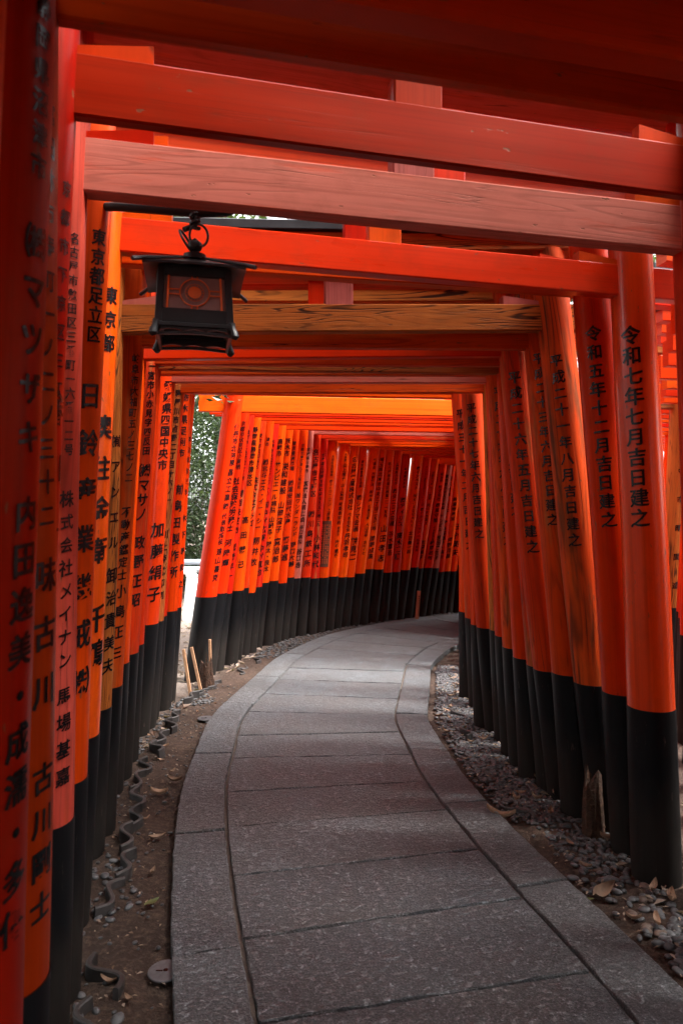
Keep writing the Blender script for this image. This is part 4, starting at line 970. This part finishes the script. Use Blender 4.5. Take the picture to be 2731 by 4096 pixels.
def right_row(y):
    for (a, xa), (b, xb) in zip(rp[:-1], rp[1:]):
        if a <= y <= b: return xa + (xb - xa) * (y - a) / max(1e-6, b - a)
    return rp[-1][1]
def try_spot(x, y, s, pl, tight=.72):
    for (a, b, r, _) in spots[-400:]:
        if abs(a - x) < (r + s) and abs(b - y) < (r + s) and (a - x) ** 2 + (b - y) ** 2 < ((r + s) * tight) ** 2: return
    spots.append((x, y, s, pl))
for _ in range(12000):
    y = random.uniform(2.0, 7.0); yk = round(round(y / .05) * .05, 2)
    lo, hi = RE.get(yk, .8) + .05, right_row(y) - .02
    t = random.random(); x = lo + (hi - lo) * t
    dens = .9 if y > 3.35 else .10
    if 3.0 < y < 3.5: dens = .45 if t > .2 else .1
    if t < .16: dens *= .25
    if 4.75 < y < 5.2: dens *= .4
    if y < 2.6 and x > 1.15: dens = .5
    if random.random() > dens: continue
    try_spot(x, y, random.uniform(.0115, .020) * (1.3 if y < 3 else 1), 'r')
def left_edge_x(y):
    i = min(range(len(edge)), key=lambda k: abs(edge[k].y - y) + (10 if k > len(edge) * .7 else 0)); return edge[i].x
for _ in range(240):
    y = random.uniform(1.8, 6.3); xe = left_edge_x(y); try_spot(xe - random.uniform(.03, .42), y, random.uniform(.006, .013), 'l')
for _ in range(1300):
    y = random.uniform(1.8, 6.3); xe = left_edge_x(y); t = random.random() ** .8
    x = xe - .06 - t * .36
    cl_ = noise.noise((x * 3, y * 2.2, 4))
    if cl_ + (t - .62) * 1.2 < .02: continue
    try_spot(x, y, random.uniform(.012, .026), 'l')
for _ in range(2600):
    i = random.randrange(int(len(edge) * .55), len(edge)); e0 = edge[i]
    if e0.y < 6.2 or e0.x > 1.9: continue
    t = random.random(); p = e0 - nrm[i] * (.05 + t * .30)
    if random.random() > (.35 + .6 * t): continue
    try_spot(p.x, p.y, random.uniform(.014, .026), 'f')
PEBBLE_LABEL = {'r': ('smooth grey river pebble in the gravel bed between path and right pillars', 'pebbles beside the right pillars'),
                'l': ('rounded grey pebble on the bare soil left of the path', 'pebbles left of the path'),
                'f': ('pale pebble in the strip under the far curving row of pillars', 'pebbles under the far row')}
spots.sort(key=lambda s: -s[2] / max(.5, math.hypot(s[0], s[1])))
def clear_of_pillars(x, y, s):
    return all((p[0] - x) ** 2 + (p[1] - y) ** 2 > (p[4] + s * .6) ** 2 for p in PILLARS.values())
spots = [s for s in spots if clear_of_pillars(*s[:3])]
gv = []; gf = []
for i, (x, y, s, pl) in enumerate(spots):
    me = random.choice(PEB); z = ground_z(x, y) + s * .22
    rz = random.uniform(0, 6.3); rx = random.uniform(-.3, .3); ry = random.uniform(-.25, .25)
    if i < 290:
        o = link('pebble', me); o.location = (x, y, z); o.rotation_euler = (rx, ry, rz); o.scale = (s, s, s)
        tag(o, PEBBLE_LABEL[pl][0], 'pebble', PEBBLE_LABEL[pl][1])
    else:
        M4 = Matrix.Translation((x, y, z)) @ Matrix.Rotation(rz, 4, 'Z') @ Matrix.Rotation(rx, 4, 'X') @ Matrix.Scale(s, 4)
        b = len(gv); gv += [M4 @ v.co for v in me.vertices]; gf += [[q + b for q in f.vertices] for f in me.polygons]
tag(mesh_obj('pebble_gravel', gv, gf, M_PEB, smooth=True), 'bed of small grey river pebbles filling the strips beside the path', 'gravel', None, 'stuff')

# ------------------------------------------------------------------ leaves
def dry_leaf(name, L, Wd, curl, mat, seed):
    n = 8; V = []; Fs = []
    for i in range(n + 1):
        t = i / n; wv = Wd * math.sin(math.pi * min(1, t * .97 + .03)) ** .75 * (1 - .3 * t)
        for j, s in enumerate((-1, -.5, 0, .5, 1)):
            x = (t - .5) * L; y = s * wv
            z = curl * (s * s) * Wd * 1.3 + curl * L * .35 * (2 * t - 1) ** 2 + .12 * Wd * noise.noise((t * 3, s * 2, seed))
            V.append((x, y, z + .004))
    for i in range(n):
        for j in range(4): Fs.append([i * 5 + j, i * 5 + j + 1, i * 5 + j + 6, i * 5 + j + 5])
    m = D.meshes.new(name); m.from_pydata(V, [], Fs); m.materials.append(mat); m.polygons.foreach_set('use_smooth', [True] * len(Fs)); return m
LV = [dry_leaf('fallen_leaf', random.uniform(.07, .11), random.uniform(.018, .028), random.uniform(.25, .8), M_LEAFD, i) for i in range(6)]
LG = dry_leaf('fallen_leaf', .075, .018, .15, M_LEAFG, 77)
def put_leaf(x, y, rz, me, label, group=None, sc=1.0, tilt=0.0, z=None):
    o = link('fallen_leaf', me); o.location = (x, y, ground_z(x, y) + .006 if z is None else z); o.rotation_euler = (tilt, random.uniform(-.15, .15), rz); o.scale = (sc,) * 3
    return tag(o, label, 'leaf', group)
put_leaf(-.865, 3.34, .5, LV[0], 'tan dry leaf lying flat on the soil left of the path, largest there')
put_leaf(-.985, 3.83, .2, LV[1], 'reddish brown leaf on the soil left of the path, just beyond the largest one')
put_leaf(-.94, 4.02, -.2, LV[2], 'small tan leaf close to the left path edge')
put_leaf(-.74, 2.78, 1.0, LG, 'small yellow green leaf on the soil left of the path')
put_leaf(.79, 3.53, -.35, LV[3], 'curled brown leaf resting against the right path edge, the longest in view', sc=1.35)
put_leaf(1.22, 3.40, .1, LV[4], 'pale rolled leaf lying before the right pillars', sc=1.1)
put_leaf(1.04, 2.86, .6, LV[5], 'torn folded leaf on bare soil in front of the nearest right pillar', sc=1.3, tilt=.5)
put_leaf(.96, 2.80, -.3, LG, 'green leaf tip beside the torn folded leaf on the right', sc=.9)
put_leaf(1.30, 2.82, 1.2, LV[2], 'brown leaf at the foot of the nearest right pillar', sc=1.0, tilt=.3)
put_leaf(1.12, 3.78, 1.0, LV[0], 'upright brown leaf caught between two right pillars', sc=1.0, tilt=1.2, z=.05)
put_leaf(1.03, 4.2, 1.3, LV[1], 'dead leaf cluster stuck high against a right pillar base', sc=1.4, tilt=1.1, z=.24)
for i in range(34):
    y = random.uniform(2.5, 6.4); x = random.uniform(RE.get(round(round(y / .05) * .05, 2), .8) + .06, right_row(y) - .03)
    put_leaf(x, y, random.uniform(0, 6.3), random.choice(LV), 'small dry brown leaf scattered on the pebbles beside the right pillars', 'dry leaves on the right pebbles', random.uniform(.5, .9), random.uniform(-.4, .4), ground_z(x, y) + .022)
for i in range(16):
    y = random.uniform(2.0, 6.0); x = left_edge_x(y) - random.uniform(.08, .4)
    put_leaf(x, y, random.uniform(0, 6.3), random.choice(LV), 'small dry brown leaf scattered on the soil left of the path', 'dry leaves on the left soil', random.uniform(.35, .6))
lit_v = []; lit_f = []
def litter(x, y, s, z=0.0):
    a = random.uniform(0, 6.3); d = Vector((math.cos(a), math.sin(a), random.uniform(-.3, .3))); e = Vector((-d.y, d.x, random.uniform(-.4, .4)))
    p = Vector((x, y, ground_z(x, y) + .008 + z)); b = len(lit_v)
    lit_v.extend([p - d * s, p + e * s * .42 + Vector((0, 0, s * .25)), p + d * s, p - e * s * .42 + Vector((0, 0, s * .25))])
    lit_f.extend([[b, b + 1, b + 2], [b, b + 2, b + 3]])
for _ in range(9000):
    x = random.uniform(-6, -.9); y = random.uniform(4.5, 15)
    if path_dist(x, y) < 1.05: continue
    if noise.noise((x * .9, y * .9, 2)) < -.05 and random.random() < .8: continue
    litter(x, y, random.uniform(.02, .05))
for _ in range(900):
    y = random.uniform(2.0, 7); x = right_row(y) + random.uniform(-.12, .75); litter(x, y, random.uniform(.012, .035))
for _ in range(380):
    y = random.uniform(2.2, 6.3); x = random.uniform(RE.get(round(round(y / .05) * .05, 2), .8) + .04, right_row(y)); litter(x, y, random.uniform(.006, .016), .004)
for _ in range(420):
    y = random.uniform(1.8, 6.3); x = left_edge_x(y) - random.uniform(.04, .5); litter(x, y, random.uniform(.005, .013))
tag(mesh_obj('leaf_litter', lit_v, lit_f, M_LITTER), 'loose litter of dead leaves on the ground outside and between the pillars', 'leaf litter', None, 'stuff')

# ------------------------------------------------------------------ vegetation
def add_leaves(mb_v, mb_f, p, s, out=None):
    d = Vector((random.gauss(0, 1), random.gauss(0, 1), random.gauss(0, .6)))
    if out is not None: d += out * .8
    d.normalize(); e = d.cross(Vector((random.gauss(0, 1), random.gauss(0, 1), random.gauss(0, 1)))).normalized(); n = d.cross(e)
    b = len(mb_v); w2 = s * .24
    mb_v.extend([p, p + d * s * .5 + e * w2 + n * w2 * .4, p + d * s, p + d * s * .5 - e * w2 + n * w2 * .4])
    mb_f.extend([[b, b + 1, b + 2], [b, b + 2, b + 3]])
def bush(x, y, rx, rz, zc, n, leaf, label, mat=M_HEDGE):
    root = thing('evergreen_shrub', (x, y, 0), label, 'shrub', 'evergreen shrubs outside the tunnel')
    m = MB()
    for k in range(7):
        a = random.uniform(0, 6.3); top = Vector((math.cos(a) * rx * .6, math.sin(a) * rx * .6, zc + rz * random.uniform(.1, .7)))
        m.tube([(math.cos(a) * .12, math.sin(a) * .12, -.1), top * .5 + Vector((0, 0, .2)), top], [.035, .022, .006], 6)
    m.build('stem', M_BARK, root, True)
    V = []; Fs = []; cl2 = []
    for _ in range(n // 26):
        u = Vector((random.gauss(0, 1), random.gauss(0, 1), random.gauss(0, 1))).normalized() * random.uniform(.55, 1.0) ** .6
        cl2.append((Vector((u.x * rx, u.y * rx, max(.08, zc + u.z * rz))), u))
    for c, u in cl2:
        for _ in range(26):
            add_leaves(V, Fs, c + Vector((random.gauss(0, .13), random.gauss(0, .13), random.gauss(0, .12))), leaf * random.uniform(.7, 1.25), u)
    mesh_obj('foliage', V, Fs, mat, root)
    return root
bush(-2.3, 13.0, 1.5, 1.9, 1.85, 26000, .085, 'dense glossy dark green shrub filling the opening on the left')
bush(-3.0, 15.2, 2.6, 2.4, 2.3, 22000, .10, 'tall dark shrub behind the one filling the opening')
bush(-4.3, 12.9, 1.3, 1.6, 1.6, 9000, .085, 'dark green shrub further left behind the near pillars')
bush(-.4, 13.6, 1.3, 1.5, 1.5, 7000, .085, 'green shrub behind the far row of pillars')
bush(-6.4, 12.0, 1.4, 1.5, 1.5, 6000, .09, 'green shrub at the far left end of the hedge')

bush(7.4, 8.5, 1.5, 1.7, 1.6, 5000, .10, 'green shrub right of the neighbouring tunnel, midway')
bush(8.6, 11.8, 1.6, 1.8, 1.7, 5000, .10, 'green shrub right of the neighbouring tunnel, far end')
bush(7.0, 5.0, 1.4, 1.6, 1.5, 5000, .10, 'green shrub right of the neighbouring tunnel, near end')
bush(3.6, 13.8, 1.5, 1.6, 1.6, 5000, .09, 'green shrub beyond the end of the far row')

for yy, xx in ((.2, -2.3), (2.2, -2.6), (3.9, -2.75), (-2.0, -1.9)):  # unseen shrubs, added to hold back side light near the viewer
    bush(xx, yy, .75, 1.35, 1.3, 4200, .10, 'unseen shrub added behind the near left pillars to darken side light')['group'] = 'unseen shrubs added behind the left pillars'

def tree_mesh(h, crown, n, leaf, seed):
    rs = random.Random(seed); m = MB(); V = []; Fs = []; tips = []
    base = [Vector((0, 0, -.2)), Vector((rs.uniform(-.1, .1), rs.uniform(-.1, .1), h * .25)), Vector((rs.uniform(-.3, .3), rs.uniform(-.3, .3), h * .55)), Vector((rs.uniform(-.4, .4), rs.uniform(-.4, .4), h * .92))]
    m.tube(base, [.20, .16, .10, .03], 10)
    for k in range(13):
        t = rs.uniform(.38, .95); z = h * t; a = rs.uniform(0, 6.3); L = crown * rs.uniform(.6, 1.05) * (1.15 - .5 * t)
        st = Vector((0, 0, z)); en = st + Vector((math.cos(a) * L, math.sin(a) * L, L * rs.uniform(.05, .5)))
        mid = st.lerp(en, .5) + Vector((rs.uniform(-.2, .2), rs.uniform(-.2, .2), rs.uniform(0, .3)))
        m.tube([st, mid, en], [.07, .04, .012], 7)
        for q in range(4):
            tq = rs.uniform(.35, 1); c = st.lerp(mid, tq * 2) if tq < .5 else mid.lerp(en, tq * 2 - 1)
            e2 = c + Vector((rs.gauss(0, .6), rs.gauss(0, .6), rs.gauss(.1, .4))); m.tube([c, e2], [.02, .006], 5, False); tips += [e2, c.lerp(e2, .6)]
        tips.append(en)
    for _ in range(n):
        c = rs.choice(tips); p = c + Vector((rs.gauss(0, .34), rs.gauss(0, .34), rs.gauss(0, .24)))
        d = Vector((rs.gauss(0, 1), rs.gauss(0, 1), rs.gauss(-.2, .6))).normalized(); e = d.cross(Vector((rs.gauss(0, 1), rs.gauss(0, 1), rs.gauss(0, 1)))).normalized(); nn = d.cross(e)
        s = leaf * rs.uniform(.7, 1.3); b = len(V)
        V.extend([p, p + d * s * .5 + e * s * .22 + nn * s * .08, p + d * s, p + d * s * .5 - e * s * .22 + nn * s * .08]); Fs.extend([[b, b + 1, b + 2], [b, b + 2, b + 3]])
    return m, V, Fs
tm, tv, tf = tree_mesh(7.5, 3.0, 15000, .14, 3)
t0 = thing('evergreen_tree', (-3.2, 20.0, 0), 'broadleaf evergreen tree whose leaves show above the lantern against the sky', 'tree', 'trees around the tunnels')
t0.scale = (1.8,) * 3; tr = tm.build('trunk', M_BARK, t0, True); cr = mesh_obj('crown', tv, tf, M_CROWN, t0)
def copy_tree(x, y, rz, sc, label):
    r = t0.copy(); COL.objects.link(r); r.location = (x, y, 0); r.rotation_euler = (0, 0, rz); r.scale = (sc,) * 3; r['label'] = label
    for ch in (tr, cr):
        c = ch.copy(); COL.objects.link(c); c.parent = r
for a in [(-7.5, 10.0, 1.0, 1.0, 'evergreen tree beyond the opening, left of the shrubs'),
          (-9.5, 17.5, 2.2, 1.4, 'tall tree behind the hedge, farther left'),
          (1.5, 21.0, 3.6, 1.6, 'tall tree far behind the curving row of torii'),
          (9.5, 19.0, 5.0, 1.5, 'tree behind the far end of both tunnels'),
          (12.0, 10.5, .4, 1.2, 'tree on the far right beyond the neighbouring tunnel'),
          (11.5, 3.5, 1.7, 1.15, 'tree right of the neighbouring tunnel, nearer the viewer'),
          (-5.2, 4.6, 2.9, 1.1, 'tree left of the tunnel, hidden by the left pillars'),
          (-4.6, -1.0, 4.4, 1.15, 'tree left of the tunnel behind the viewpoint'),
          (6.8, -3.0, 5.9, 1.2, 'tree right of the tunnel behind the viewpoint')]:
    copy_tree(*a)
# sprig hanging in front of the first pillar after the opening
sp = thing('leafy_branch', (-3.0, 8.6, 2.75), 'thin leafy branch reaching in at the top of the first pillar after the opening', 'branch')
m = MB(); path_pts = [Vector((0, 0, .3)), Vector((.9, -1.2, .25)), Vector((1.6, -2.1, -.02)), Vector((2.02, -2.42, -.24))]
m.tube(path_pts, [.014, .010, .006, .003], 6); m.build('twig', M_BARK, sp, True)
V = []; Fs = []
for _ in range(60):
    t = random.uniform(.35, 1); i = min(2, int(t * 3)); p = path_pts[i].lerp(path_pts[i + 1], t * 3 - i)
    add_leaves(V, Fs, p + Vector((random.gauss(0, .05), random.gauss(0, .05), random.gauss(-.02, .04))), random.uniform(.07, .11))
mesh_obj('foliage', V, Fs, M_HEDGE, sp)

# ------------------------------------------------------------------ lantern
LX, LY, LZ = -.455, 2.2, 2.057                    # foot level of the lantern
lan = thing('hanging_lantern', (LX, LY, LZ), 'black hanging lantern with dark panes and orange lattice, hung under the faded beam', 'lantern')
lan.scale = (.97, .97, .92); lan.rotation_euler = (0, math.radians(.4), math.radians(12))
def lobj(name, m, mat=M_IRON, par=lan, smooth=False): return m.build(name, mat, par, smooth)
hb, ht = .108, .098                                # half widths of the body at bottom and top
zb0, zt0 = .053, .222
m = MB()
for sx in (-1, 1):
    for sy in (-1, 1):
        m.beam([(sx * hb, sy * hb, zb0 - .03), (sx * ht, sy * ht, zt0)], (1, 0, 0), (0, 1, 0), .011, .011, .002)
for (z, h, hw) in ((zb0 + .012, .022, hb - .002), (zt0 - .012, .016, ht), (zb0 - .018, .007, hb + .004)):
    for k in range(4):
        R4 = Matrix.Rotation(k * math.pi / 2, 3, 'Z'); s1 = R4 @ Vector((0, 1, 0))
        m.beam([R4 @ Vector((-hw, -hw, z)), R4 @ Vector((hw, -hw, z))], s1, (0, 0, 1), .009, h, .002)
lobj('body_frame', m)
for k in range(4):
    R3 = Matrix.Rotation(k * math.pi / 2, 3, 'Z')
    def W(x, z, off=0.0):
        t = (z - zb0) / (zt0 - zb0); hw = hb + (ht - hb) * t
        return R3 @ Vector((x, -(hw - .004) - off, z))
    z0, z1 = zb0 + .026, zt0 - .016
    q = MB(); q.add([W(-.1, z0 - .012), W(.1, z0 - .012), W(.092, z1 + .012), W(-.092, z1 + .012)], [[0, 1, 2, 3]]); pane = lobj('pane', q, M_PANE)
    q = MB(); nv = R3 @ Vector((0, -1, 0)); zc = (z0 + z1) / 2
    xs0, xs1 = .082, .076
    def bar(a, b, wd=.0032):
        pa, pb = W(*a, .004), W(*b, .004); dd = (pb - pa).normalized(); q.beam([pa, pb], dd.cross(nv), nv, wd, .0035, .0008)
    for a, b in (((-xs0, z0), (xs0, z0)), ((-xs1, z1), (xs1, z1)), ((-xs0, z0), (-xs1, z1)), ((xs0, z0), (xs1, z1))): bar(a, b)
    rc = .044
    for off in (-.008, .008):
        bar((off, z1), (off, zc + rc), .0018); bar((off, z0), (off, zc - rc), .0018)
        bar((-.079, zc + off), (-rc, zc + off), .0018); bar((.079, zc + off), (rc, zc + off), .0018)
    q.tube([W(rc * math.cos(a), zc + rc * math.sin(a), .004) for a in [2 * math.pi * i / 36 for i in range(37)]], .0022, 6, False)
    q.tube([W(.028 * math.cos(a), zc + .028 * math.sin(a), .003) for a in [2 * math.pi * i / 36 for i in range(37)]], .0008, 5, False)
    for i in range(16):
        a = 2 * math.pi * i / 16; q.tube([W(.0225 * math.cos(a), zc + .0225 * math.sin(a), .003), W(.027 * math.cos(a), zc + .026 * math.sin(a), .003)], .0012, 4, False)
    n = 28; ring = [W(.020 * math.cos(2 * math.pi * i / n), zc + .020 * math.sin(2 * math.pi * i / n), .006) for i in range(n)]
    q.add(ring, [list(range(n))])
    lobj('lattice', q, M_LATT, pane)
# roof: hipped, curving up to the corners, with ridge rods
nr_ = 12; V = []; Fs = []; rh = .152
def roof_z(t, c): return .293 - .068 * t ** .85 - .006 * (t ** 3) * c ** 4
for layer in (0, 1):
    for i in range(nr_ + 1):
        for j in range(nr_ + 1):
            x = (i / nr_ * 2 - 1) * rh; y = (j / nr_ * 2 - 1) * rh
            t = max(abs(x), abs(y)) / rh; c = min(abs(x), abs(y)) / max(1e-6, max(abs(x), abs(y)))
            V.append((x, y, roof_z(t, c) - layer * .008))
n1 = nr_ + 1
for i in range(nr_):
    for j in range(nr_):
        q = [i * n1 + j, (i + 1) * n1 + j, (i + 1) * n1 + j + 1, i * n1 + j + 1]
        Fs.append(q); Fs.append([x + n1 * n1 for x in q[::-1]])
rim = [(i, 0) for i in range(nr_)] + [(nr_, j) for j in range(nr_)] + [(i, nr_) for i in range(nr_, 0, -1)] + [(0, j) for j in range(nr_, 0, -1)]
for k in range(len(rim)):
    a = rim[k][0] * n1 + rim[k][1]; b = rim[(k + 1) % len(rim)]; b = b[0] * n1 + b[1]
    Fs.append([a, a + n1 * n1, b + n1 * n1, b])
roof = mesh_obj('roof', V, Fs, M_IRON, lan, None, True); sharp_auto(roof, 30)
q = MB()
for sx in (-1, 1):
    for sy in (-1, 1):
        q.tube([(sx * rh * t, sy * rh * t, roof_z(t, 1) + .006) for t in (.15, .35, .55, .75, .95, 1.17)], [.004, .005, .005, .006, .007, .007], 8)
q.build('ridge_rod', M_IRON, roof, True)
q = MB(); q.lathe([(.036, .282), (.036, .300), (.018, .304), (.013, .312), (.020, .319), (.0245, .330), (.022, .341), (.010, .351), (.002, .358)], (0, 0, 0), 20); q.build('finial', M_IRON, lan, True)
q = MB()
for k in range(4):
    R3 = Matrix.Rotation(k * math.pi / 2, 3, 'Z'); prof = []
    n = 24
    for i in range(n + 1):
        x = (i / n * 2 - 1) * (hb - .006); zlow = .016 + .006 * abs(math.sin(i / n * math.pi * 3)) ; prof.append((x, zlow))
    V = [R3 @ Vector((x, -hb - .004, z)) for x, z in prof] + [R3 @ Vector((x, -hb - .004, .034)) for x, z in prof]
    V += [R3 @ Vector((x, -hb + .006, z)) for x, z in prof] + [R3 @ Vector((x, -hb + .006, .034)) for x, z in prof]
    nn = n + 1; Fq = []
    for i in range(n):
        Fq += [[i, i + 1, nn + i + 1, nn + i], [2 * nn + i + 1, 2 * nn + i, 3 * nn + i, 3 * nn + i + 1], [i + 1, i, 2 * nn + i, 2 * nn + i + 1]]
    q.add(V, Fq)
    q.beam([R3 @ Vector((-hb, -hb, .006)), R3 @ Vector((-.02, -hb, .012)), R3 @ Vector((.02, -hb, .012)), R3 @ Vector((hb, -hb, .006))], R3 @ Vector((0, 1, 0)), (0, 0, 1), .005, .005, .001)
lobj('skirt', q)
for sx in (-1, 1):
    for sy in (-1, 1):
        q = MB(); c = Vector((sx * (hb + .004), sy * (hb + .004), .002))
        q.tube([c + Vector((0, 0, .045)), c + Vector((sx * .003, sy * .003, .026)), c + Vector((sx * .007, sy * .007, .012)), c + Vector((sx * .009, sy * .009, .002)), c + Vector((sx * .006, sy * .006, -.007))], [.011, .010, .013, .0145, .008], 10)
        q.build('foot', M_IRON, lan, True)
q = MB()
for c, r, tilt, ang in ((Vector((.012, 0, .368)), .030, .15, .3), (Vector((-.026, 0, .345)), .032, -.5, 1.2)):
    pts = []
    for i in range(25):
        a = 2 * math.pi * i / 24; v = Vector((r * math.cos(a), 0, r * 1.25 * math.sin(a))); v.rotate(Matrix.Rotation(ang, 3, 'Z')); v.rotate(Matrix.Rotation(tilt, 3, 'Y')); pts.append(c + v)
    q.tube(pts, .0042, 8, False)
pts = [Vector((.012 * math.cos(t), .012 * math.sin(t),   .392 + .012 * t / 3)) for t in [i * .5 for i in range(34)]]
q.tube(pts, .007, 7); q.tube([(-.034, 0, .384), (-.018, .01, .396), (.0, .0, .40), (.008, -.01, .43)], .009, 8)
q.build('hanging_ring', M_IRON, lan, True)
br = thing('lantern_bracket', (-.86, 2.27, 2.468), 'black iron bracket rod carrying the lantern, just under the faded beam', 'bracket')
q = MB(); q.tube([(0, 0, .03), (.04, -.03, .03), (.16, -.055, .022), (.30, -.062, .010), (.42, -.066, .0), (.50, -.066, .004), (.545, -.066, .016), (.56, -.066, .03)], [.013, .013, .014, .015, .017, .018, .015, .008], 12)
q.build('rod', M_IRON, br, True)
q = MB(); q.lathe([(.03, -.04), (.032, -.038), (.032, .1), (.03, .102)], (-.02, 0, 0), 14); q.build('collar', M_IRON, br, True)

# ------------------------------------------------------------------ small things by the opening
def stake(a, b, wd, label):
    o = thing('wooden_stake', (b[0], b[1], 0), label, 'stake'); o_ = Vector((b[0], b[1], 0))
    d = (Vector(a) - Vector(b)).normalized(); q = MB(); q.beam([Vector(b) - o_ - d * .1, Vector(a) - o_], d.cross(Vector((0, 1, 0))), (0, 1, 0), wd, wd, .0015); q.build('shaft', M_STAKE, o)
    return o
stake((-1.30, 5.86, .39), (-1.225, 5.80, 0), .0115, 'thin raw wood stake leaning in the opening, leftmost of the three')
stake((-1.285, 6.10, .36), (-1.195, 6.05, 0), .0115, 'thin raw wood stake leaning before the first pillar after the opening')
stake((-1.165, 6.30, .39), (-1.15, 6.28, 0), .0105, 'thin raw wood stake standing upright before the first black pillar base')
ws = stake((1.06, 9.75, .42), (1.03, 9.75, 0), .023, 'pale wooden stake with faint writing at the foot of the far pillars')
q = MB(); V = []; 
for i in range(9):
    for j in range(3): q.add([(-.010 + j * .007 + .03, -.0245, .10 + i * .03), (-.005 + j * .007 + .03, -.0245, .10 + i * .03), (-.005 + j * .007 + .03, -.0245, .118 + i * .03), (-.010 + j * .007 + .03, -.0245, .118 + i * .03)][:4], [[0, 1, 2, 3]])
q.build('writing', M_INK, ws)
bo = thing('barrier_post', (-2.08, 9.9, 0), 'white tapered plastic barrier post outside the opening', 'barrier post')
q = MB(); q.lathe([(.135, 0), (.135, .03), (.125, .05), (.075, .60), (.082, .605), (.082, .63), (.062, .64), (.055, .70), (.035, .73), (.008, .74)], (0, 0, 0), 24); q.build('cone', M_WHITE, bo, True)
q = MB(); q.tube([(-.02, 0, .645), (-.5, .05, .74), (-1.3, .1, .80)], .030, 12); q.build('rail', M_WHITE, bo, True)
for z, y, r, lb in ((.70, 11.3, .045, 'upper grey pipe running level behind the white barrier post'), (.585, 11.28, .05, 'lower grey pipe running level behind the white barrier post')):
    o = thing('grey_pipe', (-3.2, y, z), lb, 'pipe'); q = MB(); q.tube([(-4, .2, 0), (0, 0, 0), (3.2, -.05, 0)], r, 14); q.build('tube', M_PIPE, o, True)
    if z < .6:
        for xx in (-2.6, -.9, .6, 2.2):
            q = MB(); q.beam([(xx, .06, -.72), (xx, .06, .14)], (1, 0, 0), (0, 1, 0), .03, .03, .004); q.build('support', M_PIPE, o)
# rotten stump and post foot
def ragged(name, x, y, r, h, label):
    V = []; Fs = []; n = 22; rows = 7
    for j in range(rows):
        for i in range(n):
            a = 2 * math.pi * i / n; t = j / (rows - 1)
            rr = r * (1 - .35 * t) * (1 + .30 * noise.noise((math.cos(a) * 2.2 + x, math.sin(a) * 2.2, t * 1.5 + x)))
            z = -.05 + (h + .05) * t * (1 + .55 * noise.noise((math.cos(a) * 3.1, math.sin(a) * 3.1 + y, 2)) if j else 1)
            V.append((rr * math.cos(a), rr * math.sin(a), z))
    for j in range(rows - 1):
        for i in range(n): Fs.append([j * n + i, j * n + (i + 1) % n, (j + 1) * n + (i + 1) % n, (j + 1) * n + i])
    Fs.append([(rows - 1) * n + i for i in range(n)])
    o = mesh_obj(name, V, Fs, M_STUMP); o.location = (x, y, 0); return tag(o, label, 'stump')
ragged('rotten_stump', -1.17, 6.16, .075, .20, 'brown rotten stump behind the leaning stakes')
ragged('rotten_stump', 1.19, 3.37, .055, .24, 'splintered rotten post foot between two right pillar bases')
ragged('rotten_stump', 1.05, 5.22, .07, .28, 'small rust brown rotten post foot at the far end of the right row')
def disc(x, y, r, label):
    o = thing('metal_disc', (x, y, ground_z(x, y) + .004), label, 'disc')
    q = MB(); q.lathe([(r, 0), (r, .004), (r * .97, .0055), (.006, .0055)], (0, 0, 0), 40); q.build('plate', M_DISC, o, True)
    q = MB(); q.lathe([(.008, .0058), (.008, .0068)], (0, 0, 0), 16); q.beam([(-r * .55, -.004, .0066), (-r * .15, -.004, .0066)], (0, 1, 0), (0, 0, 1), .0025, .0006, .0003); q.build('slot', M_INK, o)
disc(-.585, 2.37, .058, 'flat grey metal disc with a centre hole, on the soil at the lower left')
disc(-.995, 5.22, .060, 'pale metal disc on the soil against the left path edge, far from the other')
# perforated plate on a far pillar
p = PILLARS['M14']; z0, z1 = 0.82, 1.395
pt = thing('inscribed_plate', (p[0] + p[2] * 1.1, p[1], z0), 'dark brown plate with rows of tiny marks hung on a far pillar', 'plate')
V = []; Fs = []; na, nz = 14, 20
for j in range(nz + 1):
    for i in range(na + 1):
        a = -math.pi / 2 - 1.15 + 2.0 * i / na; z = z0 + (z1 - z0) * j / nz; r = rad_at(p, z) * 1.03 + .006
        V.append((p[0] + p[2] * z + r * math.cos(a) - pt.location.x, p[1] + r * math.sin(a) - pt.location.y, z - z0))
Fs = [[j * (na + 1) + i, j * (na + 1) + i + 1, (j + 1) * (na + 1) + i + 1, (j + 1) * (na + 1) + i] for j in range(nz) for i in range(na)]
sheet = mesh_obj('sheet', V, Fs, M_PLATE, pt, None, True)
q = MB()
for c in range(6):
    a = -math.pi / 2 - .95 + c * .30
    for j in range(22):
        if random.random() < .18: continue
        z = z0 + .05 + j * .0225; r = rad_at(p, z) * 1.03 + .0085; P_ = []
        for da, dz in ((-.05, -.006), (.05, -.006), (.05, .007), (-.05, .007)):
            P_.append((p[0] + p[2] * z + r * math.cos(a + da) - pt.location.x, p[1] + r * math.sin(a + da) - pt.location.y, z + dz - z0))
        q.add(P_, [[0, 1, 2, 3]])
q.build('writing', M_LATT, sheet)
print('objects', len(D.objects), 'pebbles', len(spots))
